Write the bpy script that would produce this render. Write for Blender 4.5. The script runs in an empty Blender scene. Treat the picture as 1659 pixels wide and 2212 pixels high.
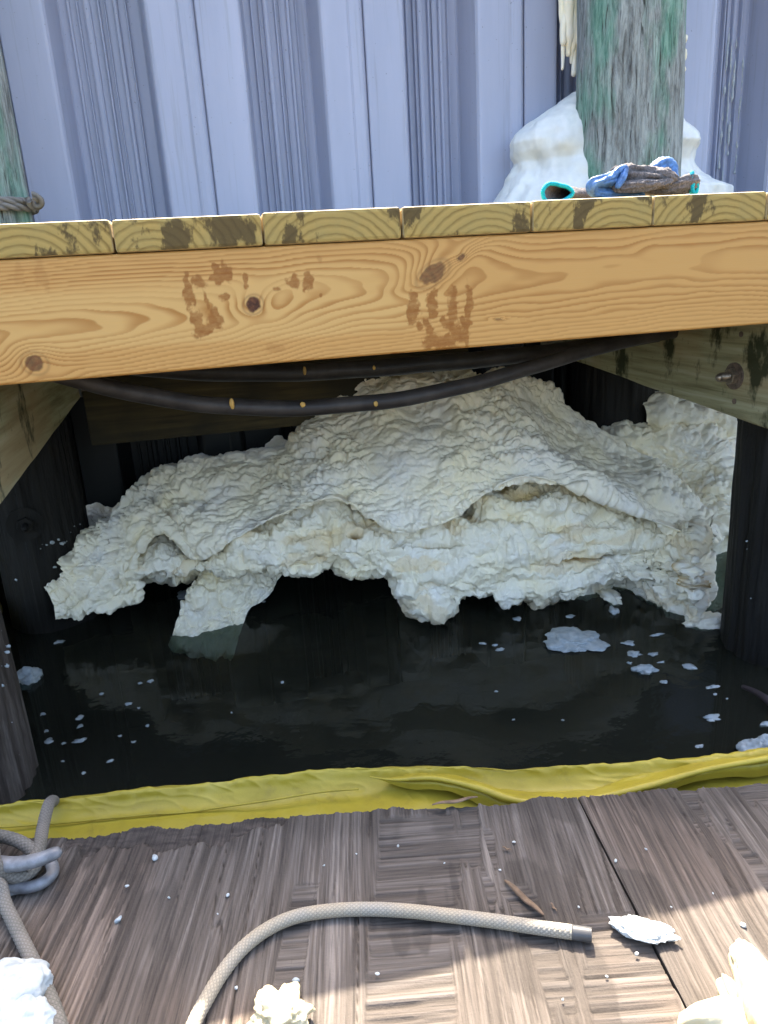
import bpy, math, random
import numpy as np
from mathutils import Matrix, Vector
random.seed(7); rng = np.random.default_rng(11)
S = bpy.context.scene; COL = S.collection

# ------------------------------------------------------------------ camera (origin = eye; x along the dock, y to the wall, z up)
VW, VH, F = 1659., 2212., 1600.
CX, CY = VW/2, VH/2
_dn = np.array([310, 5100, F]); _dn /= np.linalg.norm(_dn)
_X = np.array([8170, -986, F]); _X -= _dn*(_X@_dn); _X /= np.linalg.norm(_X)
_Y = np.cross(-_dn, _X)
R = np.array([_X, _Y, -_dn])
cam = bpy.data.cameras.new('camera'); camo = bpy.data.objects.new('camera', cam); COL.objects.link(camo)
cam.sensor_fit = 'HORIZONTAL'; cam.sensor_width = 36; cam.lens = 36*F/VW
cam.clip_start = 0.02; cam.clip_end = 2000
a, b, c = R@np.array([1, 0, 0]), R@np.array([0, -1, 0]), R@np.array([0, 0, -1])
camo.matrix_world = Matrix(((a[0], b[0], c[0], 0), (a[1], b[1], c[1], 0), (a[2], b[2], c[2], 0), (0, 0, 0, 1)))
S.camera = camo

# ------------------------------------------------------------------ sky, sun, exposure
SUN = Vector((0.10, 0.52, 0.658)).normalized()
el, az = math.asin(SUN.z), math.atan2(SUN.x, SUN.y)
W = bpy.data.worlds.new('World'); S.world = W; W.use_nodes = True
wn = W.node_tree; bg = wn.nodes['Background']
sky = wn.nodes.new('ShaderNodeTexSky'); sky.sky_type = 'NISHITA'; sky.sun_disc = False
sky.sun_elevation = el; sky.sun_rotation = az; sky.dust_density = 5.0; sky.ozone_density = .6; sky.air_density = 1.0
wn.links.new(sky.outputs[0], bg.inputs[0]); bg.inputs[1].default_value = 0.095
sl = bpy.data.lights.new('sun', 'SUN'); so = bpy.data.objects.new('sun', sl); COL.objects.link(so)
sl.energy = 2.8; sl.angle = math.radians(0.5); sl.color = (1, .90, .76)
so.rotation_euler = (-SUN).to_track_quat('-Z', 'Y').to_euler(); so.location = SUN*20
vs = S.view_settings; vs.view_transform = 'Standard'; vs.look = 'None'; vs.gamma = 1; vs.exposure = 3.1
vs.use_curve_mapping = False

# ------------------------------------------------------------------ pixel -> place (a pixel gives a direction, a known plane gives the distance)
def ray(px, py): return R@np.array([px-CX, py-CY, F])
def Py(px, py, y): r = ray(px, py); return r*(y/r[1])
def Pz(px, py, z): r = ray(px, py); return r*(z/r[2])

ZW = -0.76       # water
ZP = -0.57       # float deck
ZD = 0.088       # dock deck top
YB = 1.0         # rim beam front

# ------------------------------------------------------------------ noise
def _h(ix, iy, iz, s):
    n = (ix*374761393 + iy*668265263 + iz*2147483647 + s*974634777) & 0xffffffff
    n = ((n ^ (n >> 13))*1274126177) & 0xffffffff
    n = ((n ^ (n >> 16))*2246822519) & 0xffffffff
    return ((n ^ (n >> 15)) & 0xffff)/65535.0
def vnoise(p, s=0):
    p = np.asarray(p, float); i = np.floor(p).astype(np.int64); f = p-i; f = f*f*f*(f*(f*6-15)+10)
    x, y, z = i[..., 0], i[..., 1], i[..., 2]; fx, fy, fz = f[..., 0], f[..., 1], f[..., 2]
    def L(a, b, t): return a+(b-a)*t
    return L(L(L(_h(x, y, z, s), _h(x+1, y, z, s), fx), L(_h(x, y+1, z, s), _h(x+1, y+1, z, s), fx), fy),
             L(L(_h(x, y, z+1, s), _h(x+1, y, z+1, s), fx), L(_h(x, y+1, z+1, s), _h(x+1, y+1, z+1, s), fx), fy), fz)*2-1
def fbm(p, o=4, s=0, g=.5):
    p = np.asarray(p, float); r = 0; a = 1.
    for k in range(o): r = r+a*vnoise(p*(2.03**k)+k*17.3, s+k); a *= g
    return r
def worley(p, s=0):
    i = np.floor(p).astype(np.int64); f = p-i; d1 = np.full(p.shape[:-1], 9.); d2 = d1.copy()
    for a in (-1, 0, 1):
        for b in (-1, 0, 1):
            for c in (-1, 0, 1):
                x, y, z = i[..., 0]+a, i[..., 1]+b, i[..., 2]+c
                d = np.sqrt((a+_h(x, y, z, s)-f[..., 0])**2+(b+_h(x, y, z, s+5)-f[..., 1])**2+(c+_h(x, y, z, s+9)-f[..., 2])**2)
                d2 = np.minimum(d2, np.maximum(d1, d)); d1 = np.minimum(d1, d)
    return d1, d2
def p3(x, y, z=0.): 
    x, y, z = np.broadcast_arrays(np.asarray(x, float), np.asarray(y, float), np.asarray(z, float)); return np.stack([x, y, z], -1)
def sstep(a, b, x): t = np.clip((x-a)/(b-a), 0, 1); return t*t*(3-2*t)

# ------------------------------------------------------------------ objects
def tag(o, label=None, cat=None, group=None, kind=None):
    for k, v in (('label', label), ('category', cat), ('group', group), ('kind', kind)):
        if v: o[k] = v
    return o
def root(name, loc, label, cat, group=None):
    o = bpy.data.objects.new(name, None); COL.objects.link(o); o.location = [float(v) for v in loc]; o.empty_display_size = .05
    return tag(o, label, cat, group)
def absloc(o):
    v = Vector((0, 0, 0))
    while o: v = v+o.location; o = o.parent
    return v
def put(name, me, mat, parent=None, origin=None):
    """mesh given in world coordinates; moved into its parent's frame"""
    o = bpy.data.objects.new(name, me); COL.objects.link(o)
    if mat: me.materials.append(mat)
    base = absloc(parent) if parent else Vector((0, 0, 0))
    if origin is None: origin = base if parent else Vector((0, 0, 0))
    origin = Vector([float(v) for v in origin])
    me.transform(Matrix.Translation(-origin)); o.location = origin-base
    if parent: o.parent = parent
    return o
def mesh(verts, faces, smooth=True, attrs=None):
    me = bpy.data.meshes.new('m'); verts = np.asarray(verts, float).reshape(-1, 3)
    me.from_pydata(verts.tolist() if len(verts) < 4000 else verts, [], faces if not isinstance(faces, np.ndarray) else faces.tolist())
    if smooth: me.polygons.foreach_set('use_smooth', np.ones(len(me.polygons), bool))
    for k, v in (attrs or {}).items():
        v = np.asarray(v, np.float32)
        if v.ndim == 2:
            at = me.attributes.new(k, 'FLOAT_COLOR', 'POINT'); vv = np.ones((len(v), 4), np.float32); vv[:, :3] = v; at.data.foreach_set('color', vv.ravel())
        else: at = me.attributes.new(k, 'FLOAT', 'POINT'); at.data.foreach_set('value', v)
    me.update(); return me
def gridfaces(nu, nv, cu=False, cv=False):
    i = np.arange(nu if cu else nu-1); j = np.arange(nv if cv else nv-1); I, J = np.meshgrid(i, j, indexing='ij')
    a = I*nv+J; b = ((I+1) % nu)*nv+J; c = ((I+1) % nu)*nv+(J+1) % nv; d = I*nv+(J+1) % nv
    return np.stack([a, b, c, d], -1).reshape(-1, 4)
def grid(P, cu=False, cv=False, attrs=None, caps=False, smooth=True):
    nu, nv = P.shape[:2]; fc = gridfaces(nu, nv, cu, cv).tolist()
    if caps: fc.append(list(range(nv))[::-1]); fc.append(list(range((nu-1)*nv, nu*nv)))
    return mesh(P.reshape(-1, 3), fc, smooth, attrs)
def normals(P):
    du = np.gradient(P, axis=0); dv = np.gradient(P, axis=1); n = np.cross(du, dv); return n/(np.linalg.norm(n, axis=-1, keepdims=True)+1e-9)
def catmull(pts, n):
    """pts (k,d) -> n points through them, even in parameter"""
    pts = np.asarray(pts, float); k = len(pts); t = np.linspace(0, k-1, n); i = np.minimum(t.astype(int), k-2); f = (t-i)[:, None] if pts.ndim == 2 else (t-i)[:, None, None]
    e = np.concatenate([(2*pts[0]-pts[1])[None], pts, (2*pts[-1]-pts[-2])[None]])
    a, b, c, d = e[i], e[i+1], e[i+2], e[i+3]
    return .5*(2*b+(c-a)*f+(2*a-5*b+4*c-d)*f*f+(3*b-a-3*c+d)*f**3)
def frames(C):
    T = np.gradient(C, axis=0); T /= np.linalg.norm(T, axis=1, keepdims=True)+1e-12
    u = np.array([0, 0, 1.]); 
    if abs(T[0]@u) > .9: u = np.array([0, 1., 0])
    N = np.zeros_like(C)
    for k in range(len(C)):
        u = u-T[k]*(u@T[k]); u /= np.linalg.norm(u)+1e-12; N[k] = u
    return T, N, np.cross(T, N)
def sweep(C, rad, m=20, flat=1., disp=None, caps=True):
    """tube round the path C; rad scalar/array, flat squashes N, disp(s,th)->added radius; round caps"""
    C = np.asarray(C, float); n = len(C); rad = np.broadcast_to(np.asarray(rad, float), (n,))
    T, N, B = frames(C); th = np.linspace(0, 2*np.pi, m, endpoint=False)
    s = np.concatenate([[0], np.cumsum(np.linalg.norm(np.diff(C, axis=0), axis=1))])
    r = rad[:, None]+(disp(s[:, None], th[None]) if disp else 0)
    P = C[:, None]+N[:, None]*(np.sin(th)[None, :, None]*r[..., None]*flat)+B[:, None]*(np.cos(th)[None, :, None]*r[..., None])
    if caps:
        def cap(k, sgn):
            out = []
            for q in (35, 65, 84):
                f = math.cos(math.radians(q)); h = math.sin(math.radians(q))
                out.append(C[k]+(P[k]-C[k])*f+sgn*T[k]*rad[k]*h)
            return out
        P = np.stack(cap(0, -1)[::-1]+list(P)+cap(-1, 1))
    return grid(P, cv=True, caps=True)
def board(x0, x1, y0, y1, z0, z1, bev=.003):
    """box with chamfered edges, world coordinates"""
    import bmesh
    bm = bmesh.new(); bmesh.ops.create_cube(bm, size=1)
    for v in bm.verts: v.co = ((x0+x1)/2+v.co.x*(x1-x0), (y0+y1)/2+v.co.y*(y1-y0), (z0+z1)/2+v.co.z*(z1-z0))
    if bev: bmesh.ops.bevel(bm, geom=bm.edges[:], offset=bev, segments=2, affect='EDGES', profile=.6)
    me = bpy.data.meshes.new('m'); bm.to_mesh(me); bm.free(); return me
def ngon(center, axis, r, h, n=6, bev=.1, start=0.):
    """prism of n sides along axis"""
    ax = np.array(axis, float); ax /= np.linalg.norm(ax); u = np.cross(ax, [0, 0, 1.]) if abs(ax[2]) < .9 else np.array([1., 0, 0]); u /= np.linalg.norm(u); w = np.cross(ax, u)
    th = start+np.arange(n)*2*np.pi/n; ring = np.cos(th)[:, None]*u+np.sin(th)[:, None]*w; c = np.array(center, float)
    rows = [c+ring*r, c+ring*r+ax*h*(1-bev), c+ring*r*(1-bev)+ax*h]
    return grid(np.stack(rows), cv=True, caps=True, smooth=False)

# ------------------------------------------------------------------ materials
class NT:
    def __init__(s, name):
        s.m = bpy.data.materials.new(name); s.m.use_nodes = True; s.t = s.m.node_tree; s.b = s.t.nodes['Principled BSDF']; s.out = s.t.nodes['Material Output']
    def n(s, typ, **kw):
        nd = s.t.nodes.new(typ)
        for k, v in kw.items(): setattr(nd, k, v)
        return nd
    def l(s, a, b): s.t.links.new(a, b)
    def coord(s, kind='Object', scale=(1, 1, 1), rot=(0, 0, 0)):
        tc = s.n('ShaderNodeTexCoord'); mp = s.n('ShaderNodeMapping'); mp.inputs['Scale'].default_value = scale; mp.inputs['Rotation'].default_value = rot
        if kind == 'World': g = s.n('ShaderNodeNewGeometry'); s.l(g.outputs['Position'], mp.inputs[0])
        else: s.l(tc.outputs[kind], mp.inputs[0])
        return mp.outputs[0]
    def rcoord(s, scale, ang):
        v = s.coord('World', (1, 1, 1), (0, 0, ang)); mp = s.n('ShaderNodeMapping'); mp.inputs['Scale'].default_value = scale; s.l(v, mp.inputs[0]); return mp.outputs[0]
    def noise(s, vec, scale=5, detail=4, rough=.55, dist=0.):
        nd = s.n('ShaderNodeTexNoise'); s.l(vec, nd.inputs['Vector']); nd.inputs['Scale'].default_value = scale; nd.inputs['Detail'].default_value = detail
        nd.inputs['Roughness'].default_value = rough; nd.inputs['Distortion'].default_value = dist; return nd.outputs['Fac']
    def ramp(s, fac, stops, interp='LINEAR'):
        nd = s.n('ShaderNodeValToRGB'); s.l(fac, nd.inputs[0]); cr = nd.color_ramp; cr.interpolation = interp
        while len(cr.elements) < len(stops): cr.elements.new(.5)
        for e, (p, c) in zip(cr.elements, stops): e.position = p; e.color = (c, c, c, 1) if not isinstance(c, tuple) else (*c, 1)
        return nd.outputs[0]
    def mix(s, fac, a, b, mode='MIX'):
        nd = s.n('ShaderNodeMix', data_type='RGBA', blend_type=mode)
        for sock, v in ((nd.inputs['Factor'], fac), (nd.inputs['A'], a), (nd.inputs['B'], b)):
            if isinstance(v, (int, float)): sock.default_value = v if sock.type == 'VALUE' else (v, v, v, 1)
            elif isinstance(v, tuple): sock.default_value = (*v, 1)
            else: s.l(v, sock)
        return nd.outputs['Result']
    def math(s, op, a, b=None, c=None):
        nd = s.n('ShaderNodeMath', operation=op)
        for i, v in enumerate((a, b, c)):
            if v is None: continue
            if isinstance(v, (int, float)): nd.inputs[i].default_value = v
            else: s.l(v, nd.inputs[i])
        return nd.outputs[0]
    def attr(s, name, out='Fac'): nd = s.n('ShaderNodeAttribute'); nd.attribute_name = name; return nd.outputs[out]
    def bump(s, h, strength=.3, dist=.002):
        nd = s.n('ShaderNodeBump'); nd.inputs['Strength'].default_value = strength; nd.inputs['Distance'].default_value = dist; s.l(h, nd.inputs['Height']); s.l(nd.outputs[0], s.b.inputs['Normal']); return nd
    def set(s, col=None, rough=.6, spec=None, metal=0.):
        if col is not None:
            if isinstance(col, tuple): s.b.inputs['Base Color'].default_value = (*col, 1)
            else: s.l(col, s.b.inputs['Base Color'])
        if isinstance(rough, (int, float)): s.b.inputs['Roughness'].default_value = rough
        else: s.l(rough, s.b.inputs['Roughness'])
        if spec is not None: s.b.inputs['Specular IOR Level'].default_value = spec
        s.b.inputs['Metallic'].default_value = metal; return s.m

def m_vinyl():
    k = NT('grey_vinyl'); v = k.coord('World', (1, 1, .12)); n1 = k.noise(v, 9, 5, .6); n2 = k.noise(k.coord('World'), 60, 3); 
    col = k.mix(k.ramp(n1, [(.3, 0.), (.75, 1.)]), (.36, .385, .485), (.445, .465, .57))
    sp = k.ramp(k.noise(k.coord('World'), 130, 1), [(.74, 0.), (.78, 1.)]); col = k.mix(k.math('MULTIPLY', sp, .5), col, (.12, .12, .12))
    run = k.noise(k.coord('World', (1, 1, .035)), 55, 5, .65); col = k.mix(k.ramp(run, [(.56, 0.), (.72, .45)]), col, (.23, .235, .25))
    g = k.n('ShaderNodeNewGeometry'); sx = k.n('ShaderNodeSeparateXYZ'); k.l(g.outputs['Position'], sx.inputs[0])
    ragged_z = k.math('ADD', sx.outputs[2], k.math('MULTIPLY', k.math('SUBTRACT', k.noise(k.coord('World'), 14, 4), .5), .15))
    col = k.mix(k.ramp(k.math('MULTIPLY_ADD', ragged_z, 2.5, .5), [(.25, 1.), (.45, 0.)]), col, (.012, .013, .012))  # near-black below the deck: algae stain plus under-dock shade put into the colour
    k.bump(n2, .05, .002); return k.set(col, .42, .4)
def m_pile():
    k = NT('weathered_pile'); v = k.coord('World', (1, 1, .06)); st = k.noise(k.coord('World', (1, 1, .13)), 85, 9, .78, .5); big = k.noise(k.coord('World', (1, 1, .4)), 7, 4, .6)
    grey = k.ramp(st, [(.30, (.035, .035, .03)), (.42, (.17, .18, .17)), (.55, (.33, .36, .34)), (.75, (.50, .53, .50))])
    green = k.ramp(st, [(.28, (.02, .05, .035)), (.45, (.10, .24, .17)), (.7, (.32, .50, .40))])
    col = k.mix(k.ramp(big, [(.47, 0.), (.60, .9)]), grey, green)
    ck = k.noise(k.coord('World', (1, 1, .085)), 150, 3, .6, .8); col = k.mix(k.ramp(ck, [(.30, .9), (.40, 0.)]), col, (.03, .028, .022))
    patch = k.noise(k.coord('World', (1, 1, .2)), 38, 5, .7); col = k.mix(k.ramp(patch, [(.60, 0.), (.68, .55)]), col, (.10, .085, .07))
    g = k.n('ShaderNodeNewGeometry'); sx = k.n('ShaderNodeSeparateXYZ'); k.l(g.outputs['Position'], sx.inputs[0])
    ragged_z = k.math('ADD', sx.outputs[2], k.math('MULTIPLY', k.math('SUBTRACT', k.noise(k.coord('World'), 14, 4), .5), .15))
    wet = k.ramp(k.math('MULTIPLY_ADD', ragged_z, 2.5, .5), [(.30, 1.), (.52, 0.)])
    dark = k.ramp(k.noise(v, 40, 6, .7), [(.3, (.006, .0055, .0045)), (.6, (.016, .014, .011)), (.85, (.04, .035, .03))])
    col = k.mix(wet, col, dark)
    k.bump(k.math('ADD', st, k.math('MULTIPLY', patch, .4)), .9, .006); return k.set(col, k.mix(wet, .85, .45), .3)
def m_oldpile():
    k = NT('barnacled_brown_pile'); v = k.coord('World', (1, 1, .1)); st = k.noise(v, 60, 6, .7)
    col = k.ramp(st, [(.3, (.02, .015, .011)), (.5, (.07, .052, .04)), (.72, (.17, .14, .115))])
    sp = k.ramp(k.noise(k.coord('World'), 55, 4, .7), [(.70, 0.), (.73, 1.)]); col = k.mix(sp, col, (.7, .68, .62))
    k.bump(st, .8, .005); return k.set(col, .7)
def m_endgrain():
    k = NT('plank_end_grain'); tc = k.n('ShaderNodeTexCoord'); sx = k.n('ShaderNodeSeparateXYZ'); k.l(tc.outputs['Object'], sx.inputs[0])
    oi = k.n('ShaderNodeObjectInfo'); rn = oi.outputs['Random']
    ox = k.math('MULTIPLY', k.math('SUBTRACT', rn, .5), .10); dx = k.math('SUBTRACT', sx.outputs[0], ox)
    wv = k.math('MULTIPLY', k.math('SUBTRACT', k.noise(tc.outputs['Object'], 25, 3), .5), .012)
    dz = k.math('ADD', sx.outputs[2], k.math('ADD', k.math('MULTIPLY', rn, .03), .028)); 
    d = k.math('SQRT', k.math('ADD', k.math('MULTIPLY', dx, dx), k.math('MULTIPLY', k.math('MULTIPLY', dz, dz), 1.7)))
    fr = k.math('FRACT', k.math('MULTIPLY', k.math('ADD', d, wv), 85.))
    ring = k.ramp(fr, [(0., .15), (.45, 0.), (.82, 1.), (1., .15)])
    big = k.noise(k.coord('World'), 30, 4, .6)
    col = k.mix(ring, (.50, .33, .095), (.25, .155, .04)); col = k.mix(k.ramp(big, [(.35, 0.), (.7, .5)]), col, (.37, .28, .10))
    stv = k.noise(k.coord('World', (1, 1, .55), (0, .5, 0)), 17, 6, .62); col = k.mix(k.ramp(stv, [(.54, 0.), (.575, .85)]), col, (.085, .055, .022))
    k.bump(k.noise(k.coord('World'), 260, 4), .35, .002); return k.set(col, .75, .25)
def m_planktop():
    k = NT('plank_wood'); st = k.noise(k.coord('World', (1, .05, 1)), 90, 5, .6)
    k.bump(st, .3, .002); return k.set(k.ramp(st, [(.3, (.30, .22, .10)), (.6, (.52, .40, .20))]), .7)
def m_beam():
    k = NT('yellow_pine_beam'); g = k.attr('grain'); s = k.attr('stain'); kn = k.attr('knot'); tone = k.attr('tone')
    base = k.mix(tone, (.70, .405, .125), (.63, .325, .085)); late = k.mix(tone, (.43, .185, .038), (.37, .145, .027))
    fine = k.noise(k.coord('World', (.03, 1, 1)), 700, 3, .6); base = k.mix(k.math('MULTIPLY', fine, .35), base, (.58, .36, .15))
    col = k.mix(g, base, late)
    col = k.mix(kn, col, k.ramp(k.noise(k.coord('World'), 160, 3), [(.35, (.05, .018, .008)), (.7, (.17, .06, .02))]))
    sn = k.ramp(k.noise(k.coord('World', (.5, 1, 1)), 130, 4, .7), [(.3, .55), (.65, .95)]); col = k.mix(k.math('MULTIPLY', s, sn), col, (.29, .10, .014), 'MIX')
    k.bump(k.math('ADD', k.math('MULTIPLY', g, -.5), k.math('MULTIPLY', fine, .4)), .25, .0012); return k.set(col, k.mix(s, .55, .42), .3)
def m_treated(name, alg=.5):
    k = NT(name); v = k.coord('World', (1, .05, 1)); g = k.noise(v, 75, 5, .6, .3)
    col = k.ramp(g, [(.3, (.20, .18, .085)), (.5, (.38, .36, .20)), (.7, (.50, .48, .31))])
    wm = k.noise(k.coord('World', (1, .5, 1)), 7, 3); col = k.mix(k.ramp(wm, [(.45, 0.), (.65, .6)]), col, (.42, .28, .13))
    al = k.noise(k.coord('World', (1, 1, .55)), 8, 6, .68); col = k.mix(k.ramp(al, [(alg, 0.), (alg+.07, .93)]), col, (.022, .028, .008))
    fl = k.ramp(k.noise(k.coord('World'), 90, 5, .7), [(.62, 0.), (.7, .5)]); col = k.mix(fl, col, (.05, .05, .02))
    k.bump(g, .35, .003); return k.set(col, .75, .3)
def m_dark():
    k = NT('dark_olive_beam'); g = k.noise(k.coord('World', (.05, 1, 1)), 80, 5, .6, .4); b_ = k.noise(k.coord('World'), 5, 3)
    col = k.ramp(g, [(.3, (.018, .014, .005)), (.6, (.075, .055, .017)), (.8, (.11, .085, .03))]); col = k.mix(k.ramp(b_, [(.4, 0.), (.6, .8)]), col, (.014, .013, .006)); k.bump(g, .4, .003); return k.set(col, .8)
def m_foam(name, skin=True):
    k = NT(name); n1 = k.noise(k.coord('World'), 9, 5, .6); n2 = k.noise(k.coord('World'), 210, 4, .65); n3 = k.noise(k.coord('World'), 34, 5, .65)
    if skin: col = k.ramp(n1, [(.30, (.97, .87, .60)), (.5, (.97, .89, .69)), (.66, (.93, .88, .76)), (.8, (.76, .78, .77))])
    else: col = k.ramp(n1, [(.30, (.97, .86, .58)), (.48, (.97, .90, .71)), (.7, (.97, .93, .83))])
    col = k.mix(k.ramp(n3, [(.60, 0.), (.74, .35)]), col, (.88, .74, .42) if not skin else (.90, .84, .62))
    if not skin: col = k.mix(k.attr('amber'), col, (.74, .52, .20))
    k.b.inputs['Subsurface Weight'].default_value = 0.0
    k.bump(k.math('ADD', n2, k.math('MULTIPLY', n3, .8)), .30 if skin else .6, .004); return k.set(col, .55 if skin else .85, .35)
def m_aged():
    k = NT('aged_foam'); n = k.noise(k.coord('World'), 14, 4); k.bump(k.noise(k.coord('World'), 120, 4), .3, .003)
    return k.set(k.ramp(n, [(.35, (.42, .35, .19)), (.65, (.54, .49, .33))]), .5)
def m_flake():
    k = NT('foam_flake'); n = k.noise(k.coord('World'), 80, 4); k.bump(k.noise(k.coord('World'), 300, 3), .5, .002)
    return k.set(k.ramp(n, [(.35, (.34, .385, .40)), (.65, (.52, .54, .52))]), .6)
def m_simple(name, col, rough=.5, var=.25, scale=60, metal=0., bump=.1, spec=.4):
    k = NT(name); n = k.noise(k.coord('World'), scale, 5, .6); lo = tuple(c*(1-var) for c in col); hi = tuple(min(1, c*(1+var)) for c in col)
    if bump: k.bump(n, bump, .002)
    return k.set(k.ramp(n, [(.35, lo), (.65, hi)]), rough, spec, metal)
def m_hose():
    k = NT('black_rubber_hose'); n = k.noise(k.coord('World', (.12, 1, 1)), 70, 5, .65); d = k.ramp(k.noise(k.coord('World'), 16, 5, .65), [(.45, 0.), (.7, .5)])
    col = k.mix(d, k.ramp(n, [(.3, (.018, .015, .014)), (.7, (.045, .04, .037))]), (.10, .085, .075)); k.bump(n, .2, .002); return k.set(col, .5, .4)
def m_ply():
    k = NT('weathered_plywood'); col = k.attr('col', 'Color'); f = k.noise(k.coord('World'), 420, 4, .7)
    fg = k.mix(k.attr('cross'), k.noise(k.rcoord((1, .022, 1), .185), 520, 3, .6), k.noise(k.rcoord((.03, 1, 1), .185), 420, 3, .6)); col = k.mix(1., col, k.ramp(fg, [(.30, .45), (.5, .98), (.7, 1.25)]), 'MULTIPLY')
    sp = k.ramp(k.noise(k.rcoord((1, .12, 1), .185), 120, 5, .75), [(.26, .8), (.34, 0.)]); col = k.mix(sp, col, (.03, .025, .02))
    col = k.mix(k.math('MULTIPLY', f, .35), col, (.10, .085, .07)); k.bump(k.math('ADD', f, fg), .5, .0015); return k.set(col, .85, .2)
def m_boom():
    k = NT('yellow_boom_fabric'); n = k.noise(k.coord('World'), 9, 5, .6); d = k.noise(k.coord('World'), 38, 6, .7)
    col = k.ramp(n, [(.3, (.33, .25, .022)), (.55, (.41, .315, .032)), (.75, (.46, .37, .075))]); col = k.mix(k.ramp(d, [(.54, 0.), (.8, .6)]), col, (.20, .15, .03))
    k.bump(k.noise(k.coord('World'), 500, 2), .15, .001); return k.set(col, .42, .4)
def m_rope(name, c0, c1):
    k = NT(name); h = k.attr('h'); n = k.noise(k.coord('World'), 26, 4, .6); col = k.mix(h, tuple(.35*v for v in c0), c0)
    col = k.mix(k.ramp(n, [(.4, 0.), (.7, .8)]), col, k.mix(h, tuple(.35*v for v in c1), c1)); k.bump(k.noise(k.coord('World'), 800, 2), .3, .001); return k.set(col, .9, .15)
def m_water():
    k = NT('dark_water'); v = k.coord('World'); n = k.noise(v, 5, 3, .5, .6)
    k.bump(k.math('ADD', n, k.math('MULTIPLY', k.noise(v, 26, 3), .25)), .16, .02); k.set(k.ramp(k.noise(v, 3, 3), [(.3, (.026, .026, .018)), (.7, (.038, .036, .025))]), .025, .5); k.b.inputs['IOR'].default_value = 1.33
    t = k.n('ShaderNodeBsdfTransparent'); t.inputs[0].default_value = (.55, .68, .62, 1); mx = k.n('ShaderNodeMixShader'); mx.inputs[0].default_value = .42
    k.l(k.b.outputs[0], mx.inputs[1]); k.l(t.outputs[0], mx.inputs[2]); k.l(mx.outputs[0], k.out.inputs[0]); return k.m
M = dict(vinyl=m_vinyl(), pile=m_pile(), oldpile=m_oldpile(), end=m_endgrain(), plank=m_planktop(), beam=m_beam(), joist=m_treated('mossy_treated_joist', .54), backbeam=m_dark(),
         skin=m_foam('foam_skin'), core=m_foam('foam_core', False), flake=m_flake(), aged=m_aged(), hose=m_hose(), ply=m_ply(), boom=m_boom(), water=m_water(),
         rope=m_rope('cream_braided_rope', (.50, .43, .32), (.42, .40, .35)), greyrope=m_rope('grey_braided_rope', (.30, .27, .23), (.20, .19, .16)), oldrope=m_rope('old_twisted_rope', (.26, .24, .21), (.16, .15, .13)),
         drip=m_simple('amber_drip', (.62, .38, .10), .4, .2), galv=m_simple('galvanised_metal', (.20, .205, .215), .5, .3, 60, .3, .3), rust=m_simple('rusty_steel', (.20, .15, .115), .6, .35, 120, .5, .3), bolt=m_simple('worn_bolt_steel', (.30, .25, .19), .4, .3, 150, .8),
         teal=m_simple('teal_hem', (.0, .36, .42), .8, .2, 400, 0, .5), blue=m_simple('blue_latex', (.075, .17, .36), .6, .5, 70, 0, .6), gknit=m_simple('grey_knit', (.13, .115, .11), .95, .4, 330, 0, .9),
         mud=m_simple('mud', (.02, .019, .014), .9), soil=m_simple('gravel_ground', (.22, .20, .17), .95, .4, 30), splinter=m_simple('splinter_wood', (.16, .105, .065), .85, .35, 90), hull=m_simple('float_hull', (.05, .045, .04), .8), tape=m_simple('grey_tape', (.07, .07, .07), .35, .15), stick=m_simple('dark_branch', (.05, .035, .035), .6))

# ------------------------------------------------------------------ setting: water, bed, land behind the wall
wv = [(-400, -400, ZW), (400, -400, ZW), (400, 400, ZW), (-400, 400, ZW)]
tag(put('water', mesh(wv, [(0, 1, 2, 3)], False), M['water']), 'still dark brown water under the dock', kind='structure')
tag(put('mud_bed', mesh([(x, y, ZW-.55) for x, y, _ in wv], [(0, 1, 2, 3)], False), M['mud']), 'dark mud bed below the water', kind='structure')
tag(put('ground', mesh([(-200, 2.36, .80), (200, 2.36, .80), (200, 300, .80), (-200, 300, .80)], [(0, 1, 2, 3)], False), M['soil']), 'gravel ground behind the sheet pile wall', kind='structure')

# ------------------------------------------------------------------ sheet pile wall: vinyl panels, groove to groove, ribs in each pan
ZT, ZB = 1.0, ZW-.5; Y0, Y1 = 2.10, 2.225
wall = root('sheet_pile_wall', (0, 2.1, ZW), 'grey corrugated vinyl sheet pile wall behind the dock', 'wall')
flats = [(-2.19+.0, -1.955), (-1.76, -1.53), (-1.325, -1.10), (-.93, -.71+.02), (-.515, -.304), (-.077, .145), (.343, .556), (.753, .977), (1.20, 1.452), (1.655, 1.875), (2.08, 2.30), (2.50, 2.72)]
grooves = [(f[0]+f[1])/2 for f in flats]; grooves[5], grooves[6], grooves[7] = .038, .451, .882; grooves[8] = 1.315
def ribs(x0, x1):
    """pan floor profile with proud fins between x0 and x1"""
    w = x1-x0; out = []
    for c, hw, h in ((.10, .020, .010), (.22, .012, .014), (.34, .045, .012), (.50, .018, .016), (.58, .010, .010), (.72, .030, .014), (.86, .012, .016)):
        xc = x0+c*w; q = hw*w
        out += [(xc-q*1.15, Y1), (xc-q, Y1-h*.8), (xc-q*.5, Y1-h), (xc+q*.5, Y1-h), (xc+q, Y1-h*.8), (xc+q*1.15, Y1)]
    return out
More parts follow.
